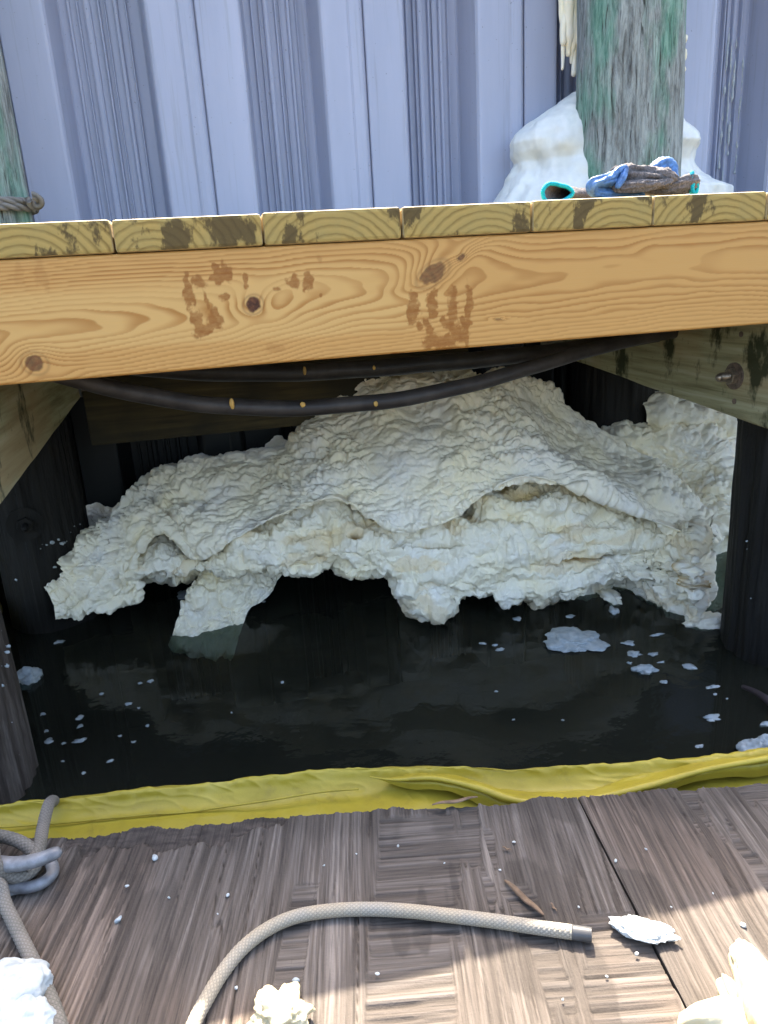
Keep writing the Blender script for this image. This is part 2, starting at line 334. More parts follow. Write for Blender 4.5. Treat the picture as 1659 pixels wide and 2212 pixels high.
for i in range(len(flats)-1):
    g0, g1 = grooves[i], grooves[i+1]; e = flats[i][1]; s = flats[i+1][0]; w = .016
    prof = [(g0+.0015, Y0+.02), (g0+.0015, Y0+.002), (g0+.004, Y0-.001), (e-.008, Y0), (e-.002, Y0+.002), (e+.003, Y0+.010), (e+w, Y1-.006), (e+w+.004, Y1)]
    prof += ribs(e+w+.008, s-w-.008)
    prof += [(s-w-.004, Y1), (s-w, Y1-.006), (s-.003, Y0+.010), (s+.002, Y0+.002), (s+.008, Y0), (g1-.042, Y0), (g1-.036, Y0-.005), (g1-.022, Y0-.008), (g1-.012, Y0-.008), (g1-.006, Y0-.004), (g1-.0015, Y0+.003), (g1-.0015, Y0+.02)]
    prof = np.array(prof); zs = np.array([ZB, ZT])
    P = np.zeros((len(prof), 2, 3)); P[:, :, :2] = prof[:, None]; P[:, :, 2] = zs
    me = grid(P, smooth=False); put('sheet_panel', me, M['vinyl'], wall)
    # interlock tongue behind the groove
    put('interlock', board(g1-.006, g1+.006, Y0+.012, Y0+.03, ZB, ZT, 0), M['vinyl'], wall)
put('back_fill', board(-2.4, 2.9, 2.26, 2.34, ZB, ZT-.1, 0), M['mud'], wall)
put('cap_board', board(-2.4, 2.9, 2.02, 2.36, ZT, ZT+.045, .004), M['joist'], wall)

# ------------------------------------------------------------------ piles
def pile(x, y, r, ztop, mat, label, seed, parts=None, nz=420, na=150, zb=ZW-.5):
    rt = root('timber_pile', (x, y, ZW), label, 'pile', 'timber piles of the dock')
    z = np.linspace(zb, ztop, nz); th = np.linspace(0, 2*np.pi, na, endpoint=False); Z, T = np.meshgrid(z, th, indexing='ij')
    cx, sy = np.cos(T), np.sin(T)
    d = fbm(p3(cx*2, sy*2, Z*1.2), 3, seed)*.006 - .006*np.clip(fbm(p3(cx*17, sy*17, Z*2.4), 3, seed+3)-.12, 0, 1) + .0018*fbm(p3(cx*32, sy*32, Z*6), 2, seed+8)
    rr = r*(1-.01*(Z-ZW))+d; P = np.stack([x+cx*rr, y+sy*rr, Z], -1)
    put('shaft', grid(P, cv=True, caps=True), mat, rt); return rt
def bolt(c, ax, parent, rw=.021, rn=.010, l=.026, wm='rust', bm_='bolt'):
    c = np.array(c, float); ax = np.array(ax, float); ax /= np.linalg.norm(ax)
    w = put('washer', ngon(c, ax, rw, .0035, 28, .05), M[wm], parent)
    put('nut', ngon(c+ax*.0035, ax, rn, .010, 6, .12, .3), M[bm_], w if not parent.parent else parent)
    P = sweep(np.array([c+ax*(.0135+l*t) for t in np.linspace(0, .75, 40)]), .0075, 16, disp=lambda s, th: .0007*np.sin(s*2*np.pi/.0022+th)); put('bolt_shank', P, M[bm_], w)
    return w
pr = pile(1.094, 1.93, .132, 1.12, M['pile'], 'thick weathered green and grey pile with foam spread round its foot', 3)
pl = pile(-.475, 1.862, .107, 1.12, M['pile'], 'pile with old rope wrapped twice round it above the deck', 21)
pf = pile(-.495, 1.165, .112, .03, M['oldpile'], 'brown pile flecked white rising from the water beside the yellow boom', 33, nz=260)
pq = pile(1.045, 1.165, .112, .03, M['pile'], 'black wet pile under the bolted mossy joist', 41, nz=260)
# big old bolt low on the left rear pile, white foam line round it
bc = Py(52, 1135, 1.745); bolt((bc[0], 1.752, bc[2]), (.25, -1, 0), pl, .040, .019, .03, 'pile', 'pile')

# ------------------------------------------------------------------ dock walkway: planks, rim beam, joists, rear beam, bolts
dock = root('dock_walkway', (.3, 1.5, .0), 'timber dock walkway with yellow pine rim beam and mossy joists', 'dock')
jx = [-.109, .068, .247, .427, .608]; pitch = .1795
edges = [-.109+pitch*i for i in range(-7, 13)]
for i in range(len(edges)-1):
    x0, x1 = edges[i]+.0011, edges[i+1]-.0011; dz = random.uniform(-.0012, .0012); yb = YB-.004+random.uniform(-.001, .001)
    me = board(x0, x1, yb, 2.0, .0495, ZD+dz, .0045)
    me.materials.append(M['end']); me.materials.append(M['plank'])
    o = put('deck_plank', me, None, dock, origin=((x0+x1)/2, yb, .068))
    for p in me.polygons: p.material_index = 0 if p.normal.y < -.5 else 1
# rim beam with a dense face carrying grain, knots and damp hand prints
nx, nzv = 1500, 118; bx = np.concatenate([np.linspace(-1.35, -.32, 60)[:-1], np.linspace(-.32, .92, nx), np.linspace(.92, 2.2, 60)[1:]])
bz = np.linspace(-.097, .0485, nzv); BX, BZ = np.meshgrid(bx, bz, indexing='ij')
def bpx(px, py): p = Py(px, py, YB); return p[0], p[2]
zc = -.022+.012*np.sin(BX*3.1+.6)+.03*(BX-.25)+.004*fbm(p3(BX*5, 0, 0), 2, 5)
dd = .012+.055*np.abs(np.sin((BX+.33)*1.75))
wv_ = .0035*fbm(p3(BX*5, BZ*14, 1.5), 3, 9)+.0012*fbm(p3(BX*16, BZ*70, 4), 2, 12)
rr = np.sqrt((BZ-zc)**2+dd**2)+wv_
knots = [(547, 658, .011, .0095, .5, 1.), (75, 785, .013, .011, -.4, .8), (935, 592, .021, .0115, .55, .75), (997, 556, .006, .004, .3, .8), (1078, 690, .006, .0015, -.1, .6)]
KN = np.zeros_like(BX)
for px, py, ra, rb, an, am in knots:
    kx, kz = bpx(px, py); ux = (BX-kx)*math.cos(an)+(BZ-kz)*math.sin(an); uz = -(BX-kx)*math.sin(an)+(BZ-kz)*math.cos(an)
    q = np.sqrt((ux/ra)**2+(uz/rb)**2); sgn = 1.
    rr = rr+.0135*np.exp(-(q/2.1)**2)*(ra/.012)
    rr = rr + .010*(ra/.02)*np.exp(-((ux-ra*1.5)/(ra*4.5))**2)*np.exp(-(uz/(rb*3.5))**2)*np.tanh(uz/rb)
    KN = np.maximum(KN, am*(1-sstep(.75, 1.08, q+.18*fbm(p3(BX*150, BZ*150, 0), 2, 3))))
    KN = np.maximum(KN, .35*am*np.exp(-((q-1.25)/.16)**2))
fr = np.mod(rr*215+.4*fbm(p3(BX*2, BZ*8, 0), 2, 31), 1.); GR = sstep(.35, .9, fr)*(1-sstep(.93, 1., fr)); GR *= .55+.45*vnoise(p3(BX*3, BZ*40, 2), 4)
GR = np.clip(GR, 0, 1)
ST = np.zeros_like(BX); jit = fbm(p3(BX*140, BZ*140, 0), 4, 70)*.42
prints = [(408, 640, 10, 42, 0), (424, 692, 14, 22, -.2), (438, 712, 22, 14, 0), (466, 688, 16, 22, .4), (430, 610, 22, 12, -.3), (470, 595, 17, 14, 0), (491, 588, 9, 22, .15), (468, 590, 9, 20, .2), (531, 607, 6, 15, 0), (487, 640, 11, 11, 0), (445, 645, 5, 22, .2),
          (633, 606, 12, 15, 0), (665, 607, 10, 22, -.15), (596, 623, 9, 5, 0), (693, 638, 4, 4, 0),
          (893, 662, 14, 34, -.2), (884, 682, 7, 18, .2), (935, 660, 13, 42, -.1), (922, 700, 9, 22, .5), (976, 662, 13, 48, -.1), (966, 700, 14, 24, .5), (1013, 662, 9, 46, -.05), (1003, 700, 7, 18, .4), (906, 706, 8, 12, 0), (955, 738, 46, 20, -.1), (990, 722, 22, 24, 0), (975, 755, 44, 9, -.07), (860, 766, 20, 5, -.05)]
for px, py, rx, ry, an in prints:
    kx, kz = bpx(px, py); s_ = .000615; ux = (BX-kx)*math.cos(an)+(BZ-kz)*math.sin(an); uz = -(BX-kx)*math.sin(an)+(BZ-kz)*math.cos(an)
    q = np.sqrt((ux/(rx*s_))**2+(uz/(ry*s_))**2)+jit; ST = np.maximum(ST, 1-sstep(.72, 1.12, q))
for px, py, rx, ry, am in ((598, 752, 24, 9, .35), (88, 590, 12, 30, .3), (45, 600, 10, 25, .2), (690, 560, 8, 8, .4)):
    kx, kz = bpx(px, py); q = np.sqrt(((BX-kx)/(rx*.000615))**2+((BZ-kz)/(ry*.000615))**2)+jit; ST = np.maximum(ST, am*(1-sstep(.6, 1.2, q)))
TN = sstep(-.3, .5, fbm(p3(BX*1.6, BZ*22, 0), 3, 55))
BY = YB+0*BX; edge = np.minimum(BZ-bz[0], bz[-1]-BZ); BY = BY+.003*(1-np.clip(edge/.003, 0, 1))**2
P = np.stack([BX, BY, BZ], -1)
beam = put('rim_beam', grid(P, attrs=dict(grain=GR.ravel(), stain=ST.ravel(), knot=KN.ravel(), tone=TN.ravel())), M['beam'], dock)
put('beam_body', board(-1.35, 2.2, YB+.0031, YB+.040, -.0969, .0484, 0), M['beam'], beam)
def joist(x0, x1, ya, yb, zt, za, zb_, mat, name='joist'):
    n = 60; y = np.linspace(ya, yb, n); t = np.linspace(0, 1, n); zb = za+(zb_-za)*t+.0012*fbm(p3(y*9, x0, 0), 2, 4); e = .004
    prof = lambda k: [(x0, zb[k]+e), (x0+e, zb[k]), (x1-e, zb[k]), (x1, zb[k]+e), (x1, zt), (x0, zt)]
    P = np.array([[(px, y[k], pz) for px, pz in prof(k)] for k in range(n)]); return put(name, grid(P, cv=True, caps=True, smooth=False), mat, dock)
joist(-.366, -.316, YB+.041, 1.98, .049, -.266, -.20, M['joist']); joist(.88, .93, YB+.041, 1.98, .049, -.280, -.21, M['joist'])
for x in (-.98, 1.55): joist(x, x+.05, YB+.041, 1.98, .049, -.27, -.205, M['joist'])
def Pxx(px, py, x): r = ray(px, py); return r*(x/r[0])
c1 = Pxx(1588, 812, .88); bolt((.8795, c1[1], c1[2]), (-1, 0, 0), dock, .0235, .0150, .022)
for px, py in ((1602, 722), (1587, 867)):
    c2 = Pxx(px, py, .88); put('nail_head', ngon((.8797, c2[1], c2[2]), (-1, 0, 0), .005, .0015, 12), M['rust'], dock)
c1 = Pxx(172, 838, -.316); bolt((-.3155, c1[1], c1[2]), (1, 0, 0), dock, .021, .010, .018, 'galv')
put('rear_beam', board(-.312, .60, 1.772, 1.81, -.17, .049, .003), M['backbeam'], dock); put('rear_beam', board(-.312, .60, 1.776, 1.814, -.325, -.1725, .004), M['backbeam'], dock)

# ------------------------------------------------------------------ spray foam
def lump(P, amp, scale, seed, stretch=(1, 1, 1)):
    """soft bulging cells with pinched creases"""
    q = P*np.array(stretch)*scale; q = q+.30*np.stack([fbm(q*.7, 2, seed+1), fbm(q*.7, 2, seed+2), fbm(q*.7, 2, seed+3)], -1)
    d1, d2 = worley(q, seed); return amp*np.sqrt(np.clip(1-(d1/.92)**2, 0, 1))*(.72+.28*np.clip((d2-d1)/.3, 0, 1))
def smooth_cols(rows, nu):
    return catmull(rows, nu)
def patch(rows, nu, nv, catm=True):
    """rows: list of equal-length lists of (px,py,y) -> grid (nu along the row, nv down)"""
    G = np.array([[Py(*p) for p in r] for r in rows])        # (rows, cols, 3)
    G = catmull(G.transpose(1, 0, 2), nu)                    # along columns
    return catmull(G.transpose(1, 0, 2), nv).transpose(1, 0, 2)
fm = root('spray_foam_mass', (.3, 1.8, ZW), 'huge cream spray foam mass spilling from the wall under the dock', 'foam')
ridge = [(110, 1288), (148, 1262), (176, 1195), (212, 1140), (290, 1062), (370, 1018), (470, 995), (590, 978), (660, 930), (740, 878), (820, 850), (900, 822), (1000, 806), (1100, 812), (1190, 838), (1285, 900), (1370, 965), (1450, 1050), (1535, 1118)]
lip = [(120, 1330), (205, 1312), (298, 1290), (290, 1215), (350, 1146), (423, 1202), (512, 1158), (600, 1112), (715, 1076), (790, 1108), (860, 1146), (925, 1132), (985, 1112), (1050, 1065), (1140, 1032), (1265, 1062), (1380, 1110), (1480, 1155), (1536, 1168)]
ry = [1.715, 1.73, 1.75, 1.78, 1.81, 1.82, 1.81, 1.79, 1.76, 1.745, 1.735, 1.73, 1.73, 1.73, 1.73, 1.73, 1.71, 1.62, 1.50]
ly = [1.70, 1.69, 1.68, 1.655, 1.62, 1.585, 1.555, 1.525, 1.50, 1.48, 1.46, 1.45, 1.44, 1.44, 1.43, 1.42, 1.41, 1.40, 1.40]
rows = [[(x, y+60, d+.10) for (x, y), d in zip(ridge, ry)], [(x, y+8, d+.035) for (x, y), d in zip(ridge, ry)]]
for t in (0., .12, .3, .5, .7, .86, 1.):
    rows.append([(a[0]+(c_[0]-a[0])*t, a[1]+(c_[1]-a[1])*t, p+(q-p)*t-.03*math.sin(math.pi*t)) for a, c_, p, q in zip(ridge, lip, ry, ly)])
rows.append([(x, y+4, d+.010) for (x, y), d in zip(lip, ly)]); rows.append([(x, y-2, d+.03) for (x, y), d in zip(lip, ly)]); rows.append([(x, y-18, d+.11) for (x, y), d in zip(lip, ly)])
P = patch(rows, 760, 330); N = normals(P)
if N[380, 150, 1] > 0: N = -N
xw = sstep(-.25, .15, P[..., 0])
# ropey strands running down the slope on the left, fine cross wrinkles to the right
U = np.linspace(0, 1, 760)[:, None]*np.ones((1, 330)); V = np.linspace(0, 1, 330)[None]*np.ones((760, 1))
def billow(q, o, sd):
    r = 0; am = 1.
    for k in range(o): r = r+am*(1-np.abs(vnoise(q*(2.1**k)+k*9.1, sd+k)))**2; am *= .45
    return r
arcU = U*1.05; down = V*.62
warp = .05*fbm(p3(arcU*6, down*6, 0), 2, 50); big = fbm(P*5, 3, 51)*.028
dv_ = np.array([-.69, -.37, -.62]); cv_ = np.cross(dv_, [0, 1., 0]); cv_ /= np.linalg.norm(cv_); ev_ = np.cross(dv_, cv_)
Pw = P+.012*np.stack([fbm(P*14, 2, 41), fbm(P*14, 2, 42), fbm(P*14, 2, 43)], -1)
Q = np.stack([Pw@dv_*10, Pw@cv_*34, Pw@ev_*22], -1)
ro = lump(Q, .034, 1., 61)+lump(Pw, .014, 48, 62, (1, 1, 1.2))+lump(P, .004, 115, 69)
wr = lump(Pw, .021, 27, 63, (.65, 1, 1.4))+lump(Pw, .012, 58, 64, (.7, 1, 1.35))+lump(P, .0035, 140, 65)
patchy = .42+.58*sstep(-.25, .35, fbm(P*5, 2, 71))
disp = big+ro*(1-xw)+1.15*wr*(.25+.75*xw)*patchy-.026*(1-.35*xw)+fbm(P*160, 2, 67)*.0006
disp = disp*(1-.8*sstep(.69, .79, V)); rag = np.exp(-((V-.725)/.035)**2); disp = disp+rag*(fbm(P*50, 3, 68)*.014)
P = P+N*disp[..., None]; put('foam_skin', grid(P), M['skin'], fm)
# broken core below the lip
bot = [(250, 1262), (290, 1238), (320, 1253), (360, 1268), (400, 1260), (420, 1238), (435, 1236), (500, 1232), (565, 1222), (615, 1235), (665, 1238), (720, 1222), (730, 1238), (800, 1240), (829, 1243), (842, 1250), (870, 1303), (890, 1331), (950, 1329), (980, 1322), (1005, 1290), (1065, 1288), (1090, 1313), (1140, 1302), (1165, 1306), (1185, 1290), (1220, 1295), (1280, 1288), (1325, 1270), (1360, 1275), (1395, 1303), (1430, 1307), (1475, 1328), (1500, 1343), (1508, 1336), (1524, 1283), (1530, 1230)]
bot = np.array(bot, float); lp = np.array(lip[3:]); lpy = np.array(ly[3:])
nu = 900; xs = np.linspace(262, 1529, nu); by = np.interp(xs, bot[:, 0], bot[:, 1])+3*fbm(p3(xs*.05, 0, 0), 4, 80); ty = np.interp(xs, lp[:, 0], lp[:, 1]); td = np.interp(xs, lp[:, 0], lpy)
k_ = np.ones(31)/31; ty = np.convolve(np.pad(ty, 15, 'edge'), k_, 'valid'); td = np.convolve(np.pad(td, 15, 'edge'), k_, 'valid')
ywl = np.array([Pz(x, b_, ZW+.006)[1] for x, b_ in zip(xs, by)]); td = np.minimum(td+.012, ywl-.012)
prof = [(-.25, .17), (-.06, .12), (.10, .075), (.30, .030), (.52, .008), (.75, .0), (.93, .004), (1., .012), (.99, .04), (.93, .10), (.80, .20), (.55, .34)]
rowsP = []
for f_, d_ in prof:
    rowsP.append(np.array([Py(x, t_+(b_-t_)*f_ if f_ > 0 else t_+60*f_, dd_+d_) for x, t_, b_, dd_ in zip(xs, ty, by, td)]))
G = np.array(rowsP); P = catmull(G, 230).transpose(1, 0, 2); N = normals(P)
if N[450, 110, 1] > 0: N = -N
sh = P*np.array([.5, 1, 1.3])
d1, d2 = worley(P*np.array([9, 12, 16])+.6*np.stack([fbm(P*9, 2, 5), fbm(P*9, 2, 6), fbm(P*9, 2, 7)], -1), 81)
disp = fbm(P*7, 3, 82)*.022 + (np.clip(d2-d1, 0, .35)/.35)**.5*.012-.006 + fbm(sh*30, 3, 83)*.007 + fbm(P*120, 3, 84)*.0022
disp = disp-.022*sstep(.18, .5, fbm(P*np.array([7, 9, 22]), 2, 85))
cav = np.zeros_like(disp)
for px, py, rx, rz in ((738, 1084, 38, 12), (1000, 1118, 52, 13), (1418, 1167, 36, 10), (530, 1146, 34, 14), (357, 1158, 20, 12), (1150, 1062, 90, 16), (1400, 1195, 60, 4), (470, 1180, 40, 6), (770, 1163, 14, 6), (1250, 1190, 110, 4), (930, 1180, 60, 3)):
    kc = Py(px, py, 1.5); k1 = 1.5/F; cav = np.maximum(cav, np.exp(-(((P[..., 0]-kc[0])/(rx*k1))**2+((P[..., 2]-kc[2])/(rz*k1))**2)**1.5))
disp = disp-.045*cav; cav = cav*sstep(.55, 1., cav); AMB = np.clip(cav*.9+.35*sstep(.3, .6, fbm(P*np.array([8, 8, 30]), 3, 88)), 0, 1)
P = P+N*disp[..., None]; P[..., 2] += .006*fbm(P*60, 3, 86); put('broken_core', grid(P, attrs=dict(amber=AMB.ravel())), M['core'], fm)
# right hand bowl of foam, its grey side, the sheet behind the hose and the lumps at the back
def foam_patch(name, rows, nu, nv, parent, seed, mat='skin', a=(.020, .018, .004), st=(.6, 1, 1.4), sc=40, thick=.05):
    rows = rows+[[(x, y+2, d+thick) for x, y, d in rows[-1]]]+[[(x, y-10, d+2.5*thick) for x, y, d in rows[-1]]]
    P = patch(rows, nu, nv); N = normals(P)
    if N[nu//2, nv//2, 1] > 0: N = -N
    disp = fbm(P*8, 3, seed)*a[0]+lump(P, a[1], sc, seed+1, st)+fbm(P*45, 3, seed+2)*a[2]+lump(P, a[1]*.5, sc*2.2, seed+4, st)
    edge = fbm(P*50, 3, seed+7)*.006; P = P+N*disp[..., None]; P[..., 2] += edge*.6; P[..., 0] += edge*.6
    return put(name, grid(P), M[mat], parent)
foam_patch('foam_skin', [[(1270, 960, 1.86), (1330, 915, 1.84), (1400, 905, 1.83), (1460, 895, 1.83), (1540, 915, 1.83), (1620, 940, 1.83), (1720, 970, 1.83)],
                         [(1290, 985, 1.80), (1360, 945, 1.77), (1430, 940, 1.76), (1500, 950, 1.75), (1560, 960, 1.75), (1640, 985, 1.75), (1720, 1000, 1.76)],
                         [(1350, 1010, 1.78), (1405, 1005, 1.76), (1450, 1010, 1.75), (1520, 1010, 1.72), (1580, 1015, 1.68), (1650, 1030, 1.69), (1730, 1040, 1.7)],
                         [(1420, 1060, 1.74), (1450, 1062, 1.72), (1490, 1070, 1.68), (1540, 1070, 1.64), (1590, 1065, 1.62), (1650, 1075, 1.63), (1730, 1080, 1.66)],
                         [(1450, 1105, 1.66), (1485, 1112, 1.63), (1525, 1118, 1.60), (1560, 1112, 1.59), (1600, 1100, 1.60), (1660, 1110, 1.62), (1740, 1115, 1.66)],
                         [(1462, 1140, 1.62), (1500, 1150, 1.575), (1532, 1160, 1.555), (1562, 1140, 1.57), (1602, 1128, 1.59), (1664, 1135, 1.61), (1740, 1140, 1.65)]], 300, 240, fm, 120)
foam_patch('grey_foam_side', [[(1505, 1150, 1.66), (1550, 1128, 1.67), (1600, 1115, 1.68), (1680, 1120, 1.70)], [(1508, 1200, 1.64), (1552, 1190, 1.66), (1600, 1185, 1.68), (1680, 1190, 1.70)], [(1508, 1260, 1.64), (1550, 1255, 1.67), (1600, 1250, 1.69), (1680, 1250, 1.70)], [(1505, 1318, 1.66), (1545, 1312, 1.68), (1590, 1300, 1.69), (1680, 1295, 1.70)]], 150, 170, fm, 140, 'core', (.01, .004, .004))
foam_patch('foam_skin', [[(650, 940, 1.80), (690, 880, 1.79), (770, 836, 1.79), (850, 815, 1.79), (900, 793, 1.79), (1010, 795, 1.79)], [(660, 960, 1.775), (700, 905, 1.765), (780, 860, 1.765), (860, 842, 1.765), (920, 828, 1.765), (1020, 826, 1.765)], [(680, 990, 1.75), (720, 940, 1.745), (800, 905, 1.74), (870, 880, 1.74), (940, 850, 1.74), (1030, 850, 1.74)]], 200, 90, fm, 150, 'core', (.016, .012, .006))
foam_patch('foam_skin', [[(1385, 850, 1.84), (1410, 848, 1.83), (1450, 852, 1.83), (1500, 862, 1.83), (1560, 880, 1.83)], [(1390, 875, 1.80), (1420, 870, 1.79), (1460, 872, 1.79), (1510, 885, 1.79), (1570, 900, 1.80)], [(1400, 905, 1.79), (1430, 905, 1.77), (1470, 905, 1.77), (1520, 915, 1.77), (1580, 925, 1.77)]], 120, 70, fm, 160, 'core', (.02, .01, .005))
foam_patch('foam_skin', [[(140, 1118, 2.07), (200, 1100, 2.06), (250, 1098, 2.06), (330, 1060, 2.06)], [(140, 1130, 2.0), (205, 1118, 1.98), (260, 1118, 1.98), (340, 1090, 1.98)], [(140, 1142, 1.95), (210, 1136, 1.93), (270, 1140, 1.93), (350, 1120, 1.93)]], 120, 60, fm, 170, 'core', (.012, .008, .004))
foam_patch('foam_skin', [[(575, 985, 2.06), (590, 955, 2.06), (605, 948, 2.06), (622, 960, 2.06)], [(578, 1000, 2.03), (595, 975, 2.02), (612, 972, 2.02), (630, 985, 2.02)], [(580, 1010, 2.0), (598, 1000, 1.98), (616, 1000, 1.98), (640, 1005, 1.98)]], 60, 40, fm, 175, 'skin', (.012, .008, .004))
# slab hanging into the water
sl_ = root('hanging_foam_slab', Pz(450, 1340, ZW), 'lumpy foam slab hanging below the big mass, its end under water', 'foam')
foam_patch('slab_body', [[(455, 1212, 1.80), (500, 1203, 1.80), (550, 1203, 1.80), (628, 1220, 1.80)], [(436, 1250, 1.755), (480, 1240, 1.74), (535, 1238, 1.74), (600, 1248, 1.76)], [(414, 1288, 1.72), (460, 1283, 1.70), (515, 1283, 1.70), (575, 1288, 1.72)], [(394, 1325, 1.685), (440, 1325, 1.675), (490, 1322, 1.675), (545, 1316, 1.69)], [(384, 1350, 1.665), (425, 1352, 1.66), (480, 1350, 1.66), (524, 1345, 1.665)], [(372, 1375, 1.655), (415, 1392, 1.645), (470, 1388, 1.645), (508, 1394, 1.65)]], 220, 220, sl_, 180, 'skin', (.016, .018, .006), (1, 1, 1), 32, .03)

def chunk(name, c, size, label, cat, seed, group=None, mat='core', rough=.35, sub=4, rot=0., parent=None, flatbot=None):
    """irregular lump of foam"""
    import bmesh
    bm = bmesh.new(); bmesh.ops.create_icosphere(bm, subdivisions=sub, radius=1); V_ = np.array([v.co[:] for v in bm.verts]); 
    n = 1+rough*.75*vnoise(V_*1.5+seed*3.1, seed)+rough*.35*vnoise(V_*3.3+seed, seed+1)+rough*.16*fbm(V_*8+seed, 2, seed+3)+rough*.5*(lump(V_+seed, .5, 2.0, seed+2)-.25)
    V2 = V_*n[:, None]; ca, sa = math.cos(rot), math.sin(rot); V2 = V2*np.array(size); V2 = np.stack([V2[:, 0]*ca-V2[:, 1]*sa, V2[:, 0]*sa+V2[:, 1]*ca, V2[:, 2]], -1)+np.array(c)
    if flatbot is not None: V2[:, 2] = np.maximum(V2[:, 2], flatbot+.0004*(V_[:, 0]+1))
    for v, q in zip(bm.verts, V2): v.co = q
    me = bpy.data.meshes.new('m'); bm.to_mesh(me); bm.free(); me.polygons.foreach_set('use_smooth', np.ones(len(me.polygons), bool))
    o = put(name, me, M[mat], parent, origin=None if parent else (c[0], c[1], V2[:, 2].min()))
    if not parent: tag(o, label, cat, group)
    return o
def blob_between(name, px0, py0, px1, py1, y, dy, seed, label, mat='core', group=None, rough=.3, sub=5):
    c = Py((px0+px1)/2, (py0+py1)/2, y); a_ = Py(px0, (py0+py1)/2, y); b_ = Py(px1, (py0+py1)/2, y); t_ = Py((px0+px1)/2, py0, y); q_ = Py((px0+px1)/2, py1, y)
    return chunk(name, c, (abs(b_[0]-a_[0])/2, dy, abs(t_[2]-q_[2])/2), label, 'foam', seed, group, mat, rough, sub)

# foam round the foot of the right pile
ff = root('pile_foot_foam', (1.09, 1.95, ZD), 'glossy white foam collar bulging round the foot of the green pile', 'foam')
nz_, na_ = 220, 300; YC = 2.02; XC = 1.10
lo_ = np.array([(1240, 200), (1226, 212), (1208, 226), (1175, 243), (1140, 262), (1112, 288), (1103, 308), (1105, 330), (1117, 350), (1110, 372), (1088, 405), (1066, 440), (1050, 480)]); ro_ = np.array([(1448, 200), (1450, 250), (1462, 262), (1482, 280), (1503, 303), (1512, 320), (1500, 336), (1497, 360), (1506, 388), (1535, 405), (1570, 418), (1580, 480)])
pyq = np.linspace(200, 480, nz_); zq = np.array([Py(1200, q, YC)[2] for q in pyq]); th = np.linspace(0, 2*np.pi, na_, endpoint=False)
RL = np.array([XC-Py(np.interp(q, lo_[:, 1], lo_[:, 0]), q, YC)[0] for q in pyq]); RR = np.array([Py(np.interp(q, ro_[:, 1], ro_[:, 0]), q-8, YC)[0]-XC for q in pyq]); ks = np.ones(7)/7
RL = np.convolve(np.pad(RL, 3, 'edge'), ks, 'valid'); RR = np.convolve(np.pad(RR, 3, 'edge'), ks, 'valid')
w_ = (.5+.5*np.cos(th))[None]; RAD = RR[:, None]*w_+RL[:, None]*(1-w_)
P = np.stack([XC+RAD*np.cos(th)[None], YC+.46*RAD*np.sin(th)[None], np.broadcast_to(zq[:, None], RAD.shape)], -1)
N = np.stack([np.cos(th)[None]*np.ones_like(RAD), np.sin(th)[None]*np.ones_like(RAD), 0*RAD], -1)
dsp = fbm(P*9, 3, 201)*.012+.007*vnoise(P*np.array([26, 26, 12]), 202)+fbm(P*np.array([45, 45, 16]), 2, 203)*.003
put('foam_collar', grid(P+N*dsp[..., None], cv=True, caps=True), m_simple('glossy_white_foam', (.72, .72, .66), .35, .1, 14, 0, .15, .5), ff)
fd = root('hanging_foam_drips', (1.0, 2.03, .5), 'yellowed foam drips hanging in the gap beside the green pile', 'foam')
for i, (px, pe, r_) in enumerate(((1212, 150, .011), (1222, 118, .017), (1232, 135, .015), (1240, 160, .012), (1216, 95, .018), (1246, 128, .016))):
    x0 = Py(px, 60, 2.06)[0]; ze = Py(px, pe, 2.06)[2]; t_ = np.linspace(0, 1, 70); C = np.stack([x0+.006*fbm(p3(t_*4, i, 0), 2, 5), 2.06+.008*np.sin(t_*5+i)-.004*i, .99+(ze-.99)*t_], -1)
    rd = r_*(1.05-.55*t_**3)+.25*r_*fbm(p3(t_*9, i*3, 0), 2, 7); put('drip', sweep(C, rd, 20), M['skin'], fd)
fb = root('foam_beads', (1.33, 2.09, .4), 'white foam beads squeezed out of the wall joint right of the green pile', 'foam')
for i, (px, py, h) in enumerate(((1480, 85, 9), (1479, 118, 12), (1472, 225, 14), (1470, 250, 10), (1477, 150, 5), (1469, 275, 8))):
    c = Py(px, py, 2.088); chunk('bead', c, (.006, .007, h*.00125), None, None, 300+i, mat='skin', sub=3, parent=fb, rough=.3)
# white drips dried on the ribs of the far right pan
for i, (px, r_) in enumerate(((1563, .003), (1580, .0035), (1598, .003), (1622, .0025), (1572, .002))):
    x0 = Py(px, 250, 2.20)[0]; z0, z1 = Py(px, random.uniform(10, 140), 2.165)[2], Py(px, random.uniform(300, 400), 2.165)[2]; t_ = np.linspace(0, 1, 90)
    C = np.stack([x0+.002*fbm(p3(t_*6, i, 0), 2, 9), 2.203+0*t_, z0+(z1-z0)*t_], -1); put('dried_run', sweep(C, r_*(.55+.9*np.clip(fbm(p3(t_*16, i*5, 0), 3, 11), -.5, 1)), 8), M['flake'], fb)

